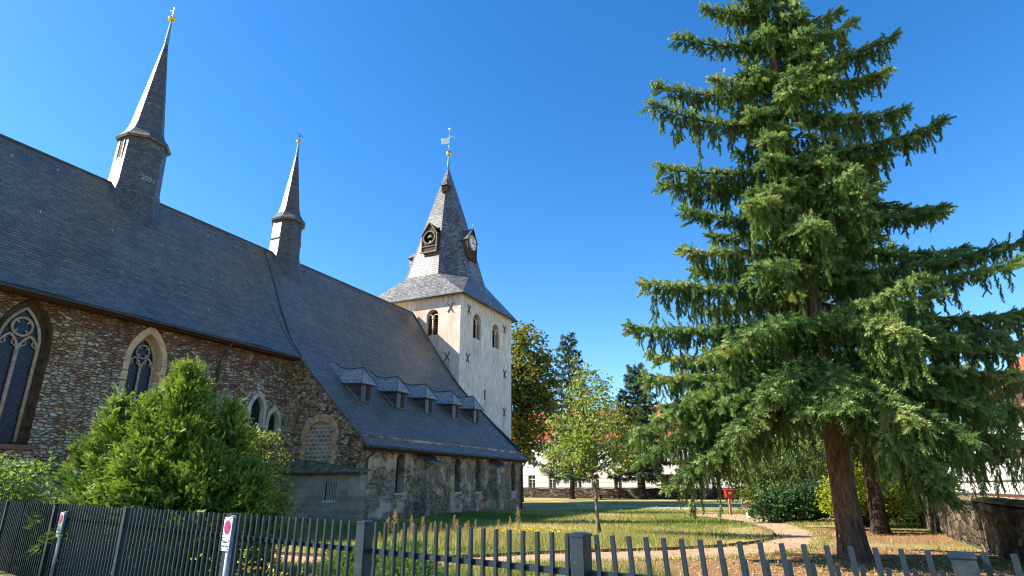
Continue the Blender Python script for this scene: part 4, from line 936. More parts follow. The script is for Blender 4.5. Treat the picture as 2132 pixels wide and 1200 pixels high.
# second spruce behind it
TR = Vector((13.9, 24.3, 0)); LM = []
for i in range(74):
    z = 3.7+12.4*(i/73); az = i*2.399; rad = 5.2*(1-(z-4.6)/13.5)**.8*rr_.uniform(.7, 1.0)+.2
    tip = Vector((TR.x+math.cos(az)*rad, TR.y+math.sin(az)*rad, z-.22*rad)); LM.append(limb(tip, rr_.uniform(.2, .6), .25, .15, .8+.5*rad/5))
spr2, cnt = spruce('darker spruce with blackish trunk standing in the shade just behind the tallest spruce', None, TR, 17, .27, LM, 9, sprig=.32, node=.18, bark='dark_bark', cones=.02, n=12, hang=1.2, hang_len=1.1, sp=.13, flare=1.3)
print('sprigs', cnt)
# ------------------------------------------------------------------ broadleaf trees and shrubs
def broad(name, label, cat, base, H, trunk_r, clumps, nleaf, leaf, lmat, bark='grey_bark', seed=1, group=None, lean=(0, 0), forks=True, clear=.3, shell=.75, tmean=.5, tsd=.25, droop=.3, top=None, limb_r=.03, part='crown', tintfn=None):
    """clumps: (centre offset xyz, radius xyz) ; leaves sit in sub-clumps spread through each"""
    r = rng(seed); base = Vector(base); o = thing(name, label, cat, base, 0, group); m = MB(base)
    topv = base+Vector((lean[0], lean[1], H)); n = 12; pts = [base.lerp(topv, i/n)+Vector((.04*math.sin(i*1.3+seed), .04*math.cos(i*1.7+seed), 0))*(min(1, i)) for i in range(n+1)]
    pts[0] = base-Vector((0, 0, .05))
    if trunk_r: m.tube(pts, [trunk_r*(1-.92*i/n)*(1.25 if i == 0 else 1) for i in range(n+1)], 10); m.build('trunk', M[bark], o, smooth=True, uv=False)
    P, T, lb = [], [], MB(base)
    tot = sum(c[1][0]*c[1][1]*c[1][2] for c in clumps)**1.0
    for (cx, cy, cz), (rx, ry, rz) in clumps:
        k = max(3, int(nleaf/14*(rx*ry*rz)/tot)); d = norm(r.normal(0, 1, (k, 3))); rad = shell+(1-shell)*r.random(k)
        rad = np.where(r.random(k) < .35, r.uniform(.2, shell, k), rad)
        sub = np.array([cx, cy, cz])+d*rad[:, None]*np.array([rx, ry, rz])
        tc = r.normal(tmean, tsd*.6, k)
        L = r.normal(0, 1, (k, 14, 3))*min(rx, rz)*.16+sub[:, None, :]
        P.append(L.reshape(-1, 3)); T.append((tc[:, None]+r.normal(0, tsd, (k, 14))).ravel())
        for q in range(0, k, max(1, k//22)):
            s_ = sub[q]; zt = max(clear*H, min(H*.95, s_[2]-.55*math.hypot(s_[0], s_[1]))); a = base.lerp(topv, zt/H) if trunk_r else base+Vector((s_[0]*.12, s_[1]*.12, 0))
            b = base+Vector(s_); mid = a.lerp(b, .5)+Vector((0, 0, .12*(b-a).length)); lb.tube([a, mid, b], [limb_r*1.0, limb_r*.6, limb_r*.2], 5)
    P = np.concatenate(P)+np.array(base); T = np.concatenate(T); keep = P[:, 2] > .05; P = P[keep]; T = T[keep]; k = len(P)
    if tintfn is not None: T = tintfn(P, T)
    lb.build('branches', M[bark], o, smooth=True, uv=False)
    D = r.normal(0, 1, (k, 3)); D[:, 2] = D[:, 2]*.5-droop
    v, f, t = instances(*LEAF, P, D, leaf*r.uniform(.7, 1.3, k), T, r); np_mesh(part, v, f, t, M[lmat], o, base)
    return o
# young tree on the lawn
cl = [((0, 0, 3.9), (1.35, 1.3, 1.1)), ((-.95, 0, 3.0), (1.05, 1.0, .8)), ((.95, .1, 3.2), (1.05, 1.0, .8)), ((-.2, 0, 5.0), (.95, .9, .9)), ((-.45, 0, 6.0), (.45, .45, .7)), ((-1.3, 0, 3.9), (.6, .6, .5)), ((1.2, 0, 4.3), (.55, .5, .5)), ((0, -.4, 2.5), (1.4, .9, .5)), ((-1.6, .1, 2.5), (.55, .5, .45)), ((.5, 0, 5.5), (.35, .3, .4))]
broad('young_tree', 'slim young tree with yellowing green leaves standing alone on the sunny lawn', 'tree', (3.12, 22.8, 0), 6.5, .075, cl, 6300, .12, 'young_leaves', 'grey_bark', 4, lean=(-.65, 0), clear=.33, tmean=.46, tsd=.2, droop=.9, limb_r=.02)
# horse chestnut behind the tower
cl = [((0, 0, 10), (4.2, 4.2, 4)), ((1.2, 0, 14.5), (3.2, 3.2, 3)), ((.2, 0, 18), (2.6, 2.6, 2.3)), ((2.8, 0, 12), (2.0, 2.5, 1.8)), ((.2, 0, 6), (2.2, 2.6, 2.2)), ((2.6, 0, 15.5), (1.6, 1.8, 1.4)), ((-3, 0, 13), (3, 3, 4))]
broad('chestnut_tree', 'tall broadleaf tree with browning autumn leaves rising beside the tower', 'tree', (.9, 70, 0), 19.5, .35, cl, 11000, .44, 'autumn_leaves', 'dark_bark', 6, tmean=.42, tsd=.24, limb_r=.12)
cl = [((0, 0, 15), (3.5, 3.5, 3)), ((2, 0, 12), (4, 3.5, 3)), ((-2, 0, 10), (3.5, 3.5, 4))]
broad('broadleaf_tree', 'pale yellowish tree top showing behind the red tiled roof', 'tree', (33, 112, 0), 17, .35, cl, 7000, .45, 'young_leaves', 'dark_bark', 26, tmean=.35, tsd=.2, limb_r=.1)
def far_conifer(label, base, H, rmax, seed, zmin=3, n=95):
    global TR
    TR = Vector(base); L = []; q = random.Random(seed)
    for i in range(n):
        z = zmin+(H-zmin-.6)*(i/(n-1)); az = i*2.399+q.uniform(-.4, .4); rad = rmax*(1-(z-zmin)/(H-zmin+.6))**.8*q.uniform(.55, 1.15)+.25
        tip = Vector((TR.x+math.cos(az)*rad, TR.y+math.sin(az)*rad, z-.05*rad)); L.append(limb(tip, q.uniform(-.3, .2), .3, .1, 1.2))
    return spruce(label, 'conifers by the far park wall', base, H, .3, L, seed, sprig=.60, node=.30, nmat='far_needles', bark='dark_bark', n=9, sp=.2, cones=0, hang=.3, hang_len=.7, name='conifer_tree', srad=.38, swd=.13)
far_conifer('tall dark conifer by the far wall, partly behind the young yellowing tree', (8.2, 86, 0), 23.3, 4.6, 31)
far_conifer('narrow topped dark conifer by the far wall, right of the young tree', (17.9, 86, 0), 18.8, 4.9, 32)
far_conifer('small dark conifer by the far wall, seen under the big spruce branches', (27.5, 84, 0), 13, 4.0, 33, 3, 60)
# yew behind the railings
def yew(label, base, cones_, n, seed, size=.30, nmat='yew_needles', name='yew_bush', cat='bush', proto=None, outw=.9, upw=.55, trunk=True, sdir=.45):
    r = rng(seed); base = np.array(base, float); o = thing(name, label, cat, tuple(base)); P, D, T = [], [], []; lb = MB(base)
    tot = sum(c[2][0]*c[2][1]*c[2][2]**1.0 for c in cones_)
    for cx, cy, (rx, ry, h), z0 in cones_:
        c = np.array([cx, cy, z0]); k0 = max(8, int(n/60*(rx*ry*h)/tot))
        u = r.random(k0); th = r.uniform(0, 2*math.pi, k0); hh = u**1.15
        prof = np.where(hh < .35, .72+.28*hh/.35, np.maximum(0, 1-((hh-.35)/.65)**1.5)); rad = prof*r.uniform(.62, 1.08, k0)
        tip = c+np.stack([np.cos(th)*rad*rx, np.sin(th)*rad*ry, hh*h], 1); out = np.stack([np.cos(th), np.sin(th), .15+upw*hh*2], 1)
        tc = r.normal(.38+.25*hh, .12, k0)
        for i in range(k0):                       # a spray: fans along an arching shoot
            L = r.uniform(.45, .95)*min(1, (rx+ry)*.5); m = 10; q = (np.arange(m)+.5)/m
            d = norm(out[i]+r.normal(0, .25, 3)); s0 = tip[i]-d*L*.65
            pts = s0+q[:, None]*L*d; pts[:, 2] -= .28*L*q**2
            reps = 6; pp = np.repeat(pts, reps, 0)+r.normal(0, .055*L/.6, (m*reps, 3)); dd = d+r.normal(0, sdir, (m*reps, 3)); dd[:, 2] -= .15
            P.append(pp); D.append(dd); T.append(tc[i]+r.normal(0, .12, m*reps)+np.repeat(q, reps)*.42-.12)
            if i % 7 == 0: lb.tube([base+np.array([cx*.3+r.normal(0, .08), cy*.3+r.normal(0, .08), 0.0])-0, (base+c+np.array([0, 0, hh[i]*h*.5])+base+tip[i])/2, base+tip[i]], [.035, .018, .006], 5)
    P = np.concatenate(P)+base; D = np.concatenate(D); T = np.concatenate(T); g_ = P[:, 2] > .03; P, D, T = P[g_], D[g_], T[g_]
    lb.build('branches', M['dark_bark'], o, smooth=True, uv=False)
    pv, pf = proto or fan_proto(); v, f, t = instances(pv, pf, P, D, size*r.uniform(.6, 1.2, len(P)), T, r, roll=.7)
    np_mesh('foliage', v, f, t, M[nmat], o, base); return o
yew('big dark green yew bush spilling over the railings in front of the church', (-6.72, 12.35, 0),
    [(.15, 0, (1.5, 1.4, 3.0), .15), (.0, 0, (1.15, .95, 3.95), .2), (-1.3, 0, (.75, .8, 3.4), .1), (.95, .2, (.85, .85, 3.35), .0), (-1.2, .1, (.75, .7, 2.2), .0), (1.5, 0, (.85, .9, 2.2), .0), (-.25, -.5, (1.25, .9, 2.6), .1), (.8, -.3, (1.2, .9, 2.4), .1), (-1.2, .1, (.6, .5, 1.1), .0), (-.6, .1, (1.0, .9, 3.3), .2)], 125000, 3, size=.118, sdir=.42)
cl = [((.05, 0, 2.1), (.55, .55, .75)), ((.3, 0, 1.4), (.5, .5, .6)), ((-.45, 0, 2.5), (.45, .45, .5))]
broad('rose_bush', 'loose wild shrub with yellow green leaves and reddish hips beside the yew', 'bush', (-5.45, 13.6, 0), 3, 0, cl, 3600, .075, 'rose_leaves', 'dark_bark', 8, tmean=.45, tsd=.3, limb_r=.012, part='foliage')
cl = [((0, 0, 2.7), (.9, .8, .8))]
broad('rose_bush', 'yellow green leafy shrub top poking up between two peaks of the yew', 'bush', (-8.1, 14.2, 0), 3.4, 0, [((0, 0, 3.0), (.9, .8, .85)), ((0, 0, 1.6), (.8, .7, .9))], 3000, .085, 'rose_leaves', 'dark_bark', 18, tmean=.4, tsd=.22, limb_r=.015, part='foliage')
cl = [((0, 0, 1.75), (.75, .7, .55)), ((-1.2, .3, 1.9), (.9, .8, .6)), ((.2, 0, 1.0), (1.0, .8, .8)), ((.75, -.2, 2.1), (.4, .4, .3))]
broad('leafy_shrub', 'light green broadleaf shrub at the left end behind the railings', 'bush', (-12.1, 15.4, 0), 2.3, 0, cl, 4200, .10, 'green_leaves', 'grey_bark', 9, tmean=.6, tsd=.25, limb_r=.015, part='foliage')
broad('broadleaf_tree', 'unseen leafy tree added off frame at the left to shade the railings and yew', 'tree', (-16.0, 10.6, 0), 7.6, .16, [((0, 0, 5.4), (2.0, 2.0, 1.9)), ((1.0, 0, 4.2), (1.4, 1.6, 1.2)), ((-1, 0, 4), (1.5, 1.6, 1.3)), ((.2, 0, 2.6), (1.6, 1.8, 1.0))], 9000, .16, 'green_leaves', 'grey_bark', 61, tmean=.3, tsd=.2, limb_r=.03)  # stands out of view, put in to darken the railings and lower yew
# shrubs round the spruce
sh = [((0, 0, .9), (1.5, 1.1, .95)), ((1.4, .2, 1.1), (1.3, 1.0, 1.0)), ((-1.1, 0, .7), (.9, .9, .75)), ((7.2, .3, .9), (1.1, 1.0, .9)), ((3.8, .8, .9), (1.1, 1.0, .9))]
broad('ivy_shrub', 'dense glossy dark green shrub beside the gravel path and wooden bench', 'bush', (13.6, 31.5, 0), 1.8, 0, sh, 11000, .15, 'ivy_leaves', 'dark_bark', 10, tmean=.5, tsd=.25, limb_r=.015, part='foliage')
sh = [((0, 0, 1.7), (1.9, 1.2, 1.1)), ((2.6, .2, 1.5), (1.6, 1.2, 1.1)), ((0, .2, .9), (1.6, 1.0, .8)), ((-1.1, .2, 1.2), (1.0, 1, .9))]
broad('yellow_shrub', 'bright yellow green shrub seen behind the two spruce trunks', 'bush', (15.6, 27.8, 0), 2.5, 0, sh, 9000, .12, 'yellow_leaves', 'dark_bark', 11, tmean=.5, tsd=.28, limb_r=.02, part='foliage')
sh = [((0, 0, 1.0), (1.4, 1.0, 1.0)), ((.9, 0, .6), (1.0, .9, .7))]
broad('leafy_shrub', 'fresh green shrub where the mossy wall ends, right of the spruce trunks', 'bush', (18.0, 29.8, 0), 1.8, 0, sh, 4200, .14, 'green_leaves', 'dark_bark', 12, tmean=.4, tsd=.25, limb_r=.015, part='foliage')
# darker growth further back under the spruces
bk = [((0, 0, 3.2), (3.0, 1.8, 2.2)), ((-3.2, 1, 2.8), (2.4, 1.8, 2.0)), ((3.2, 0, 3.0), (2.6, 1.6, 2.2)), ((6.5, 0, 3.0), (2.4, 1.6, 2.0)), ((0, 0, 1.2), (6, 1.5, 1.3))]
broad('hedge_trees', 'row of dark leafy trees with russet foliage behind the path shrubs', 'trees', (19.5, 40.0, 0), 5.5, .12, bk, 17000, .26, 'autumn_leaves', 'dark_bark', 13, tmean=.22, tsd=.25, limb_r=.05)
# low juniper behind the railings
def lowj(label, base, cs, n, seed): return yew(label, base, cs, n, seed, size=.10, nmat='juniper', name='juniper_shrub', proto=sprig_proto(9, 1, .2, .06, 4), upw=.75, sdir=.6)
lowj('low spreading bright green juniper behind the central railings', (-1.25, 7.75, 0), [(0, 0, (.9, .7, .85), 0), (.7, -.3, (.6, .6, .68), 0), (-.7, .35, (.8, .7, .95), 0), (1.15, -.6, (.45, .45, .5), 0), (-.1, .5, (.9, .6, 1.0), 0)], 30000, 41)
# ------------------------------------------------------------------ grass, weeds, flowers
def blades(name, label, pts, h, wd, tint, seed, material='grass_blades', lean=.35, cat='grass'):
    r = rng(seed); n = len(pts); a = r.uniform(0, 2*math.pi, n); s = np.stack([np.cos(a), np.sin(a), np.zeros(n)], 1)*(np.ones(n)*wd)[:, None]
    tip = pts+np.stack([r.normal(0, lean, n)*h, r.normal(0, lean, n)*h, h], 1)
    v = np.stack([pts-s, pts+s, tip], 1).reshape(-1, 3); f = np.arange(3*n).reshape(-1, 3)
    o = np_mesh(name, v, f, np.repeat(tint, 3), M[material]); return tag(o, label, cat, None, 'stuff')
r = rng(77)
def inpoly(P, poly):
    x, y = P[:, 0], P[:, 1]; ins = np.zeros(len(P), bool); q = np.array([(p.x, p.y) for p in poly])
    for i in range(len(q)):
        x1, y1 = q[i]; x2, y2 = q[i-1]; c = ((y1 > y) != (y2 > y)) & (x < (x2-x1)*(y-y1)/(y2-y1+1e-9)+x1); ins ^= c
    return ins
n = 230000; dd = 11+34*r.random(n)**1.25; px = r.uniform(-.62, .86, n); P = np.stack([px*dd, dd, np.zeros(n)], 1)
tt = P[:, 0]*V.x+P[:, 1]*V.y; ss = P[:, 0]*U.x+P[:, 1]*U.y
keep = (~inpoly(P, ci+co_) | (r.random(n) < .035)) & ~((tt > 20.9) & (ss > 25.2)) & ~(tt > 26.3)
d1 = np.hypot(P[:, 0]-8.2, P[:, 1]-15.2); d2 = np.hypot(P[:, 0]-13.5, P[:, 1]-23.5); keep &= (np.minimum(d1/6.3, d2/5.5) > 1) | (r.random(n) < .05)
P = P[keep]; k = len(P)
fld = (np.sin(P[:, 0]*.55+1.3*np.sin(P[:, 1]*.31))+np.sin(P[:, 1]*.43+P[:, 0]*.21+2)+.6*np.sin(P[:, 0]*1.7+P[:, 1]*1.1))/2.6
t_ = .54+.34*fld-.18*np.clip((P[:, 0]*V.x+P[:, 1]*V.y-12)/6, 0, 1)+r.normal(0, .16, k)
E_ = np.array([(p.x, p.y, 0) for p in co_]+[(p.x, p.y, 0) for p in ci]); E_ = np.repeat(E_, 26, 0); E_ = E_+r.normal(0, 1, E_.shape)*np.array([.09, .09, 0])+np.repeat(r.normal(0, .12, (len(E_)//10+1, 3)), 10, 0)[:len(E_)]*np.array([1, 1, 0])
blades('edge_grass', 'grass tufts creeping over the edges of the gravel path', E_, .05+.07*r.random(len(E_)), .012, r.normal(.55, .22, len(E_)), 71)
blades('grass', 'short lawn grass, green and straw coloured', P, (.05+.05*r.random(k))*(1+dd[keep]/45), .008+.00028*P[:, 1], t_, 1)
# taller meadow strip behind the railings
n = 16000; u_ = r.random(n); P = np.stack([-3.5+9.5*u_+r.normal(0, .5, n), 20.3+r.normal(0, 1.1, n)+1.2*u_, np.zeros(n)], 1)
blades('meadow_grass', 'taller unmown meadow grass strip beyond the path', P, .14+.25*r.random(n)*(1-.6*u_), .009, r.normal(.62, .22, n), 2)
n = 9000; P = np.stack([r.uniform(-7, 3, n), r.uniform(9, 13.5, n), np.zeros(n)], 1)
blades('rough_grass', 'rough green grass at the foot of the railings', P, .12+.22*r.random(n), .009, r.normal(.35, .2, n), 3)
def weed(label, base, h, seed, first=[None]):
    if first[0] is None:
        q = rng(5); lb = MB(); lb.tube([(0, 0, 0), (.02, 0, .5), (.0, .02, 1.0)], [.008, .006, .003], 5); P, D = [], []
        for i in range(26):
            z = .35+.6*i/26; a = i*2.4; l = .15*(1.15-z)
            tipp = np.array([math.cos(a)*l, math.sin(a)*l, z+l*.9]); lb.tube([(0, 0, z), tuple(tipp)], [.004, .002], 4)
            for j in range(9): P.append(np.array([0, 0, z])+(tipp-np.array([0, 0, z]))*(.3+.8*j/9)+q.normal(0, .015, 3)); D.append(q.normal(0, 1, 3)+np.array([0, 0, .5]))
        o = lb.build('dry_weed', M['straw'], None, uv=False); P = np.array(P)
        v, f, t = instances(*LEAF, P, np.array(D), .028*q.uniform(.6, 1.3, len(P)), q.random(len(P)), q); np_mesh('seed_heads', v, f, t, M['straw'], o)
        first[0] = o
    else: o = copy_tree(first[0])
    o.location = base; o.scale = (h, h, h); o.rotation_euler = (0, 0, seed)
    return tag(o, label, 'weed', 'dry straw coloured weeds')
wr = random.Random(4)
wp = [(wr.uniform(785, 1090), wr.uniform(1085, 1112)) for _ in range(22)]
wp = [(823, 1078), (842, 1090), (829, 1100), (860, 1095), (897, 1098), (918, 1100), (938, 1095), (935, 1104), (962, 1102), (975, 1092), (990, 1100), (1002, 1098), (1022, 1095), (1079, 1092), (850, 1108), (880, 1108), (910, 1112), (945, 1112), (808, 1104), (790, 1110)] + wp
for i, (px, py) in enumerate(wp):
    h = wr.uniform(.45, .85) if i not in (0, 13) else 1.1
    g0 = at(px, py, wr.uniform(17.8, 21.5)); 
    weed('dry straw coloured weed stalk in the strip beyond the central railings', (g0.x, g0.y, 0), h, i)
for i in (0, 13):
    pass
# yellow flowers
def flowers(name, label, cx, cy, sx, sy, n, h, seed, material='flower_yellow', size=.05):
    q = rng(seed); P = np.stack([cx+q.normal(0, sx, n), cy+q.normal(0, sy, n), np.zeros(n)], 1); H = h*q.uniform(.6, 1.1, n)
    v1, f1, t1_ = [], [], []
    s = np.tile([[.004, 0, 0]], (n, 1)); tip = P+np.stack([q.normal(0, .04, n), q.normal(0, .04, n), H], 1)
    o = np_mesh(name, np.stack([P-s, P+s, tip], 1).reshape(-1, 3), np.arange(3*n).reshape(-1, 3), np.full(3*n, .4), M['grass_blades'])
    k = 5; Q = np.repeat(tip, k, 0)+q.normal(0, size*.6, (n*k, 3))*np.array([1, 1, .4]); D = q.normal(0, 1, (n*k, 3))*np.array([1, 1, .3])
    v, f, t = instances(*LEAF, Q, D, size*q.uniform(.6, 1.2, n*k), q.random(n*k), q); np_mesh('blossoms', v, f, t, M[material], o)
    L_ = np.repeat(P, 8, 0)+np.stack([q.normal(0, .04, n*8), q.normal(0, .04, n*8), np.repeat(H, 8)*q.uniform(.1, .9, n*8)], 1)
    v, f, t = instances(*LEAF, L_, q.normal(0, 1, (n*8, 3)), .06, q.uniform(.2, .7, n*8), q); np_mesh('leaves', v, f, t, M['grass_blades'], o)
    return tag(o, label, 'flowers', None, 'stuff')
flowers('yellow_flowers', 'patch of small yellow flowers in the meadow strip left of the young tree', .55, 21.2, .55, .35, 90, .38, 51)
flowers('yellow_flowers', 'yellow wildflowers just behind the railings right of the no stopping sign', -4.0, 9.8, .45, .4, 32, .75, 52, size=.045)
flowers('white_flowers', 'patch of tiny white flowers on the far lawn', 12.0, 46.5, 1.3, 2.2, 170, .10, 53, 'flower_white', .06)
flowers('white_flowers', 'thin scatter of white flowers on the shaded lawn beyond the young tree', 7.6, 56, 1.4, 2.5, 50, .10, 54, 'flower_white', .07)
# dry leaf and cone litter under the spruce
n = 9000; P = np.stack([8.4+r.normal(0, 3.2, n), 15.6+r.normal(0, 2.4, n), np.full(n, .012)], 1); k_ = ~inpoly(P, ci+co_) | (r.random(n) < .45); P = P[k_]; D = r.normal(0, 1, (len(P), 3)); D[:, 2] *= .15
v, f, t = instances(*LEAF, P, D, r.uniform(.03, .08, len(P)), r.random(len(P)), r, roll=.5); tag(np_mesh('leaf_litter', v, f, t, M['straw']), 'brown dry litter of leaves and needles under the spruce', 'leaf litter', None, 'stuff')
#@@STREET
# ------------------------------------------------------------------ railings
def fence(label, p0, p1, posts, htop, pick, npick_vis, lean=0.0, post_w=.10, rails=(.22,), low=.12, skip=lambda d: False, maxp=100, order_from_end=True, posth=.03, flip=False, gap=.0):
    p0, p1 = Vector((*p0, 0)), Vector((*p1, 0)); L = (p1-p0).length; d = (p1-p0).normalized(); ang = math.atan2(d.y, d.x)
    o = thing('metal_railing', label, 'fence', p0, 0)
    R3 = Matrix.Rotation(ang, 4, 'Z'); LN = Matrix.Translation((0, 0, htop)) @ Matrix.Rotation(lean, 4, 'Y') @ Matrix.Translation((0, 0, -htop))   # local x along the fence, -y towards the viewer
    T = Matrix.Translation(p0) @ R3
    proto = MB(); w2 = .0125
    proto.rings([[(-w2, -.01, low), (w2, -.01, low), (w2, .015, low), (-w2, .015, low)], [(-w2, -.01, htop-.003), (w2, -.01, htop-.003), (w2, .015, htop-.003), (-w2, .015, htop-.003)], [(-w2+.003, -.007, htop), (w2-.003, -.007, htop), (w2-.003, .012, htop), (-w2+.003, .012, htop)]])
    first = None; cnt = 0; rest = MB(p0); xs_ = []
    x = gap
    while x < L: xs_.append(x); x += pick
    xs_ = [x for x in xs_ if all(abs(x-q) > post_w*.5+.02 for q in posts)]
    if order_from_end: xs_ = xs_[::-1]
    for x in xs_:
        if cnt < maxp:
            if first is None: first = proto.build('picket', M['fence_paint'], o, uv=False); c = first
            else: c = first.copy(); COL.objects.link(c); c.parent = o
            c.matrix_local = R3 @ Matrix.Translation((x, 0, 0)) @ LN; cnt += 1
        else:
            rest.box((x-w2, -.02, low), (x+w2, .015, htop), T)
    if rest.v: tag(rest.build('pickets', M['fence_paint'], o, uv=False), kind='stuff')
    e = [-.0]+list(posts)+[L]
    for zr in rails:
        for a, b in zip(e[:-1], e[1:]):
            if b-a < .2: continue
            m = MB(p0); m.box((a+post_w*.5, .017, htop-zr-.04), (b-post_w*.5, .055, htop-zr), T); m.build('rail', M['fence_paint'], o, uv=False)
    for a in posts:
        m = MB(p0); h = htop+posth; pw = post_w/2
        m.box((-pw, -.05, -.05), (pw, .05, h), T @ Matrix.Translation((a, 0, 0)) @ LN)
        po = m.build('post', M['fence_paint'], o, uv=False)
        m = MB(p0); c = [T @ Vector(q) for q in ((a-pw-.006, -.056, h), (a+pw+.006, -.056, h), (a+pw+.006, .056, h), (a-pw-.006, .056, h))]; c2 = [T @ Vector(q) for q in ((a-pw*.5, -.03, h+.010), (a+pw*.5, -.03, h+.010), (a+pw*.5, .03, h+.010), (a-pw*.5, .03, h+.010))]
        m.rings([[q-(R3 @ Vector((0, 0, .014))) for q in c], c, c2]); m.build('post_cap', M['fence_paint'], po, uv=False)
        m = MB(p0)
        for sg in (-1, 1): m.lathe([(.022, -.006), (.022, .006), (.01, .012)], (0, 0, 0), 8)
        for q in range(len(m.v)): m.v[q] = m.v[q]+p0
        nn = len(m.v)//2
        for q in range(nn): 
            v_ = m.v[q]-p0; m.v[q] = (T @ Vector((a-pw-v_.z, .03+v_.x, htop-.24+v_.y)))-p0
        for q in range(nn, 2*nn):
            v_ = m.v[q]-p0; m.v[q] = (T @ Vector((a+pw+v_.z, .03+v_.x, htop-.24+v_.y)))-p0
        m.v = [q for q in m.v]; m.build('bolts', M['galvanised'], po, uv=False)
    return o
F0 = Vector((-13.0, 15.44)); F1 = Vector((.45, 4.25)); dF = (F1-F0).normalized(); LF = (F1-F0).length
def along(x, y): return (Vector((x, y))-F0).dot(dF)
fence('long dark blue grey railing running from the left edge to the central post', F0, F1, [along(-10.63, 13.49), along(-8.1, 11.35), along(-5.48, 9.33), along(-3.14, 7.26), along(-1.29, 5.71), LF], 1.40, .126, 0, posth=.0, low=.1)
G0 = Vector((.45, 4.25)); G1 = Vector((3.6, 2.2)); dG = (G1-G0).normalized(); LG = (G1-G0).length
fence('dark blue grey railing to the right of the central post, leaning slightly', G0, G1, [2.04], 1.40, .112, 0, lean=R(-4), posth=-.012, gap=.112)
H0 = Vector((1.16, 3.98)); H1 = Vector((3.0, 2.95))
fence('lower railing panel with short pickets in front of the right hand railing', H0, H1, [], 1.285, .121, 0, lean=R(-4), gap=.0, rails=(.30,))
# parking signs on posts in front of the railing
def sign(label, x, y, ztop, yaw, wd, h1, h2, tilt=0.0, textlines=('Stellplatz 1', 'Gröper Straße 11'), pole_off=0.02):
    o = thing('parking_sign', label, 'sign', (x, y, 0), 0)
    Rz = Matrix.Rotation(yaw, 4, 'Z') @ Matrix.Rotation(tilt, 4, 'Y')
    o.matrix_world = Matrix.Translation((x, y, 0)) @ Rz
    m = MB(); m.tube([(0, .045, -.05), (0, .045, ztop-.02)], .03, 12); po = m.build('pole', M['galvanised'], o, smooth=True, uv=False)
    m = MB(); m.lathe([(.034, ztop-.03), (.034, ztop-.01), (.01, ztop)], (0, .045, 0), 12); m.build('pole_cap', M['galvanised'], po, uv=False)
    hw = wd/2; z1 = ztop-.02; z0 = z1-h1; y0 = -.004
    def plate(a, b, c, d):
        q = MB(); r_ = .012; out = []
        for cx_, cz_, s0 in ((b-r_, c+r_, -90), (b-r_, d-r_, 0), (a+r_, d-r_, 90), (a+r_, c+r_, 180)):
            for k in range(4): an = R(s0+30*k); out.append((cx_+r_*math.cos(an), cz_+r_*math.sin(an)))
        q.rings([[(p, .002, z) for p, z in out], [(p, y0, z) for p, z in out]]); return q
    sp = plate(-hw, hw, z0, z1).build('no_stopping_plate', M['sign_white'], o, uv=False)
    def disc(r1, y, name, mt, par, r0=0, cz=None):
        q = MB(); cz = (z0+z1)/2 if cz is None else cz; n = 36
        if r0: 
            for k in range(n):
                a, b = 2*math.pi*k/n, 2*math.pi*(k+1)/n
                q.face([(r0*math.cos(a), y, cz+r0*math.sin(a)), (r0*math.cos(b), y, cz+r0*math.sin(b)), (r1*math.cos(b), y, cz+r1*math.sin(b)), (r1*math.cos(a), y, cz+r1*math.sin(a))])
        else: q.face([(r1*math.cos(2*math.pi*k/n), y, cz+r1*math.sin(2*math.pi*k/n)) for k in range(n)])
        return q.build(name, mt, par, uv=False)
    rad = min(hw, h1/2)*.86
    ds = disc(rad, y0-.0015, 'red_disc', M['sign_red'], sp); disc(rad*.80, y0-.003, 'blue_disc', M['sign_blue'], sp)
    q = MB(); cz = (z0+z1)/2; dd_ = rad*.62; t_ = rad*.11
    for sg in (-1, 1):
        q.face([(-dd_-t_, y0-.0042-.0004*sg, cz-sg*dd_+sg*t_), (-dd_+t_, y0-.0042-.0004*sg, cz-sg*dd_-sg*t_), (dd_+t_, y0-.0042-.0004*sg, cz+sg*dd_-sg*t_), (dd_-t_, y0-.0042-.0004*sg, cz+sg*dd_+sg*t_)])
    q.build('red_cross', M['sign_red'], sp, uv=False)
    s2 = plate(-hw, hw, z0-.006-h2, z0-.006).build('text_plate', M['sign_grey'] if 'sign_grey' in M else M['sign_white'], o, uv=False)
    for i, tx in enumerate(textlines):
        text('lettering', tx, h2*.23, (0, y0-.001, z0-.006-h2*(.38+.32*i)), (math.pi/2, 0, 0), M['black_paint'], s2, .0006)
    for z in (z1-.012, z0+.03, z0-.03, z0-h2+.012):
        q = MB(); q.box((-hw+.008, y0-.004, z-.004), (-hw+.03, y0+.001, z+.004)); q.box((hw-.03, y0-.004, z-.004), (hw-.008, y0+.001, z+.004)); q.build('clip', M['black_paint'], s2, uv=False)
    return o
M['sign_grey'] = simple('sign_grey', (.50, .51, .54), .4, .4, var=.05)
YF = math.atan2(dF.y, dF.x)
sp_ = at(478, 1073, 6.85)
sign('red and blue no stopping sign over a lettered plate, centre left of the railings', sp_.x, sp_.y, sp_.z, YF, .17, .20, .125, 0)
s2p = at(130, 1064, 10.9)
sign('faded reddish no stopping sign on a leaning post, half hidden by the yew', s2p.x, s2p.y, s2p.z, YF, .19, .22, .17, R(2))
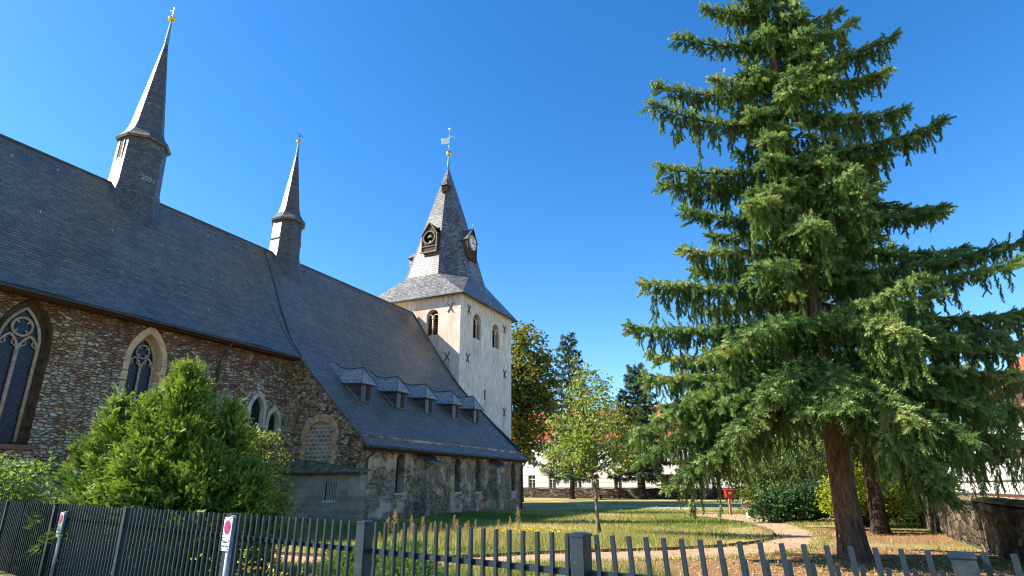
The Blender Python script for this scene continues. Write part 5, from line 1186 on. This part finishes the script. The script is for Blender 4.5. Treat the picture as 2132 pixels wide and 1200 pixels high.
# ------------------------------------------------------------------ walls and buildings around the park
def wallthing(name, label, p0, p1, th, z0, z1, material, top=None, jit=.0):
    a, b = Vector((*p0, 0)), Vector((*p1, 0)); d = (b-a).normalized(); nn = Vector((-d.y, d.x, 0)); ang = math.atan2(d.y, d.x); L = (b-a).length
    o = thing(name, label, 'wall', a, ang); q = random.Random(7); n = max(8, int(L/.7)); m = MB(); tp = MB()
    lo, fr, hi, bk = [], [], [], []
    for i in range(n+1):
        x = L*i/n; z = z0+(z1-z0)*i/n+q.uniform(-jit, jit); dy = q.uniform(-jit, jit)*.7
        lo.append((x, dy*1.5, -.3)); fr.append((x, dy, z)); hi.append((x, th+dy, z)); bk.append((x, th+dy, -.3))
    m.rings([list(c) for c in zip(lo, fr, hi, bk)], closed=True); body = m.build('masonry', material, o, uv=False)
    if top:
        rr = []
        for i in range(n*2+1):
            x = L*i/(n*2); z = z0+(z1-z0)*i/(n*2)+jit*.8; e = q.uniform(-.03, .03)
            rr.append([(x, -.07+e, z), (x, -.07+e, z+.05), (x, th*.3, z+.10+q.uniform(0, .03)), (x, th*.7, z+.10+q.uniform(0, .03)), (x, th+.07, z+.04), (x, th+.07, z)])
        tp.rings(rr); tp.build('coping', top, o, uv=False)
    return o
P0 = W(33.2, -4.0); P1 = W(6, -4.0)
wallthing('stone_wall', 'mossy stone garden wall receding along the right side of the lawn', (P1.x, P1.y), (P0.x, P0.y), -.75, 1.12, 1.33, M['moss_stone'], M['moss'], .05)
P0 = W(88, 46); P1 = W(88, -4)
wallthing('boundary_wall', 'low dark stone boundary wall across the far end of the lawn', (P0.x, P0.y), (P1.x, P1.y), .5, 1.35, 1.33, M['park_stone'], M['park_stone'], .03)
q = MB(); q.face([W(34.5, -4.4, .003), W(34.5, -4.6, .003), W(33, -4.6, .003)])
# white building with red tiled roof
BB = (94, 8, 0)
bl = thing('white_building', 'long white building with red tiled roof behind the boundary wall', 'building', W(*BB), CHROT)
wins = []; t = 12.0
while t < 46:
    wins.append(t); t += 3.6
hol = []
for i, t in enumerate(wins):
    hol.append([(t, 1.2), (t+1.25, 1.2), (t+1.25, 3.3), (t, 3.3)]); hol.append([(t, 5.0), (t+1.25, 5.0), (t+1.25, 7.0), (t, 7.0)])
m = MB(BB); m.holed([(8, -.2), (50, -.2), (50, 8.7), (8, 8.7)], hol, lambda a, b: (94, a, b)); m.face([(94, 8, -.2), (94, 8, 8.7), (99.5, 8, 14.0), (105, 8, 8.7), (105, 8, -.2)]); m.build('wall', M['white_plaster'], bl)
m = MB(BB)
for z in np.arange(.6, 3.6, .55): m.box((93.97, 8, z), (93.999, 50, z+.02))
m.build('wall_joints', M['pale_stone'], bl)
m = MB(BB); m.face([(93.5, 7.6, 8.5), (93.5, 50.5, 8.5), (99.5, 50.5, 14.05), (99.5, 7.6, 14.05)]); m.face([(105.5, 7.6, 8.5), (99.5, 7.6, 14.05), (99.5, 50.5, 14.05), (105.5, 50.5, 8.5)]); m.build('roof', M['roof_tile'], bl)
m = MB(BB); m.box((93.42, 7.6, 8.4), (93.6, 50.5, 8.52)); m.build('gutter', M['galvanised'], bl)
for h in hol:
    q = MB(BB); a, b = h[0][0], h[1][0]; z0, z1 = h[0][1], h[2][1]
    q.strip(h, lambda a, b: (94, a, b), lambda a, b: (94.25, a, b)); wn = q.build('window', M['white_plaster'], bl)
    q = MB(BB); q.box((94.25, a, z0), (94.27, b, z1)); q.build('pane', M['glass'], wn)
    q = MB(BB); q.bar((94.22, (a+b)/2, z0), (94.22, (a+b)/2, z1), .07); q.bar((94.22, a, z1-.6), (94.22, b, z1-.6), .07); q.bar((94.22, a+.03, z0), (94.22, a+.03, z1), .07); q.bar((94.22, b-.03, z0), (94.22, b-.03, z1), .07); q.build('frame', M['window_white'], wn)
for t in (19.2, 30.5, 40.5):
    q = MB(BB); q.box((95.6, t-.8, 9.2), (99, t+.8, 11.2)); dd = q.build('roof_dormer', M['white_plaster'], bl)
    q = MB(BB); q.rings([[(95.3, t-1.05, 11.1), (95.3, t+1.05, 11.1), (95.3, t, 12.1)], [(99.2, t-1.05, 11.1), (99.2, t+1.05, 11.1), (99.2, t, 12.1)]]); q.build('dormer_roof', M['roof_tile'], dd)
    q = MB(BB); q.box((95.57, t-.45, 9.6), (95.598, t+.45, 10.9)); q.build('pane', M['glass'], dd)
# half timbered house beyond the right hand wall
HB = (48, -14, 0)
hf = thing('half_timbered_house', 'white half timbered house with dark beams and red tiled roof on the right', 'house', W(*HB), CHROT)
m = MB(HB); m.box((46, -24, -.2), (84, -14.0, .85)); m.build('plinth', M['gable_stone'], hf)
m = MB(HB); m.box((46.05, -23.9, .85), (84, -14.05, 4.35)); m.box((46.0, -24.1, 4.352), (84, -13.75, 6.6)); m.build('wall', M['white_plaster'], hf)
m = MB(HB); 
m.box((46, -14.1, .852), (84, -14.02, 1.08)); 
m.build('sill_beam', M['timber'], hf)
m = MB(HB); m.box((46, -13.98, 4.0), (84, -13.68, 4.3)); m.box((46, -13.8, 4.36), (84, -13.72, 4.55)); m.build('jetty_beam', M['timber'], hf)
m = MB(HB); m.box((46, -14.1, 2.0), (84, -14.027, 2.14)); m.box((46, -13.8, 5.1), (84, -13.727, 5.22)); m.build('rail_beam', M['timber'], hf)
s = 46.2; k = 0
m = MB(HB); wnl = []
while s < 83.5:
    m.box((s, -14.10, 1.08), (s+.2, -14.03, 4.0)); m.box((s, -13.8, 4.55), (s+.2, -13.73, 6.5))
    if k % 3 != 2: wnl.append(s)
    if k % 3 == 5: m.bar((s+.2, -14.055, 1.1), (s+.95, -14.055, 2.0), .12, .04); m.bar((s+.2, -13.755, 4.6), (s+1.0, -13.755, 6.4), .12, .04)
    s += 1.5; k += 1
m.build('studs', M['timber'], hf)
for s in wnl:
    for (z0, z1, tt_) in ((2.25, 3.8, -13.98), (5.3, 6.4, -13.68)):
        q = MB(HB); q.box((s+.24, tt_-.14, z0), (s+1.42, tt_-.04, z1)); wn = q.build('window', M['glass'], hf)
        q = MB(HB); fr = tt_-.03
        for a, b in (((s+.22, fr, z0), (s+.22, fr, z1)), ((s+1.42, fr, z0), (s+1.42, fr, z1)), ((s+.83, fr, z0), (s+.83, fr, z1)), ((s+.2, fr, z0), (s+1.44, fr, z0)), ((s+.2, fr, z1), (s+1.44, fr, z1)), ((s+.2, fr, z0+(z1-z0)*.62), (s+1.44, fr, z0+(z1-z0)*.62))): q.bar(a, b, .06)
        q.build('frame', M['window_white'], wn)
m = MB(HB); m.face([(45.5, -13.2, 6.45), (84.5, -13.2, 6.45), (84.5, -14.6, 7.5), (45.5, -14.6, 7.5)]); m.build('pent_roof', M['roof_tile'], hf)
m = MB(HB); m.box((46, -24, 6.7), (68, -14.5, 8.9)); m.build('upper_storey', M['brown_wood'], hf)
m = MB(HB); m.face([(45.5, -13.9, 8.75), (68.5, -13.9, 8.75), (68.5, -19.0, 13.4), (45.5, -19.0, 13.4)]); m.face([(45.5, -13.9, 8.7), (45.5, -19, 13.35), (68.5, -19, 13.35), (68.5, -13.9, 8.7)]); m.face([(68.3, -14.4, 8.9), (68.3, -23.6, 8.9), (68.3, -19, 13.3)]); m.face([(68.5, -24.1, 8.75), (45.5, -24.1, 8.75), (45.5, -19, 13.4), (68.5, -19, 13.4)]); m.face([(68, -14.3, 6.9), (84.5, -14.3, 6.9), (84.5, -19, 11), (68, -19, 11)]); m.build('roof', M['roof_tile'], hf)
# a brick coloured house seen in slits under the spruces
b0 = W(66, -2)
# ------------------------------------------------------------------ park furniture
bx = at(1522, 1072, 39.0)
ln = thing('donation_box', 'small red box with yellow sticker on a wooden post beside the path', 'box', (bx.x, bx.y, 0), .1); ln.scale = (.88, .88, .92)
m = MB(); m.box((-.07, -.06, -.05), (.07, .06, 1.18)); m.build('post', M['post_wood'], ln, uv=False)
m = MB(); m.rings([[(-.22, -.16, 1.12), (.22, -.16, 1.12), (.22, .16, 1.12), (-.22, .16, 1.12)], [(-.28, -.18, 1.56), (.28, -.18, 1.56), (.28, .18, 1.56), (-.28, .18, 1.56)]]); b_ = m.build('box_body', M['red_paint'], ln, uv=False)
m = MB(); m.rings([[(-.33, -.22, 1.56), (.33, -.22, 1.56), (.33, .22, 1.56), (-.33, .22, 1.56)], [(-.33, -.22, 1.60), (.33, -.22, 1.60), (.25, .12, 1.68), (-.25, .12, 1.68)]]); m.build('lid', M['red_paint'], b_, uv=False)
m = MB(); m.box((-.12, -.178, 1.32), (.12, -.172, 1.47)); 
m.build('sticker', M['yellow_paint'], b_, uv=False)
g1 = ground(1572, 1079)
bn = thing('park_bench', 'wooden park bench on stone blocks at the edge of the dark shrub', 'bench', (g1.x, g1.y, 0), R(15))
for i in range(3):
    m = MB(); m.box((-.55, -.2+i*.15, .40), (1.5, -.07+i*.15, .46)); m.build('seat_board', M['bench_wood'], bn, uv=False)
for i in range(2):
    m = MB(); m.box((-.55, .26+.02*i, .58+i*.16), (1.5, .30+.02*i, .70+i*.16)); m.build('backrest_board', M['bench_wood'], bn, uv=False)
for x in (-.25, 1.15):
    m = MB(); m.box((x-.16, -.18, -.03), (x+.16, .2, .40)); m.bar((x, .2, .3), (x, .30, .9), .06); m.build('stone_support', M['pale_stone'], bn, uv=False)
g1 = at(1270, 1034, 86.5)
bn = thing('dark_bench', 'dark backless bench in the shade against the far boundary wall', 'bench', (g1.x, g1.y, 0), CHROT-math.pi/2)
m = MB(); m.box((-1.6, -.2, .42), (1.6, .25, .5)); m.build('seat', M['timber'], bn, uv=False)
for x in (-1.3, 1.3):
    m = MB(); m.box((x-.08, -.15, -.02), (x+.08, .2, .42)); m.build('leg', M['timber'], bn, uv=False)
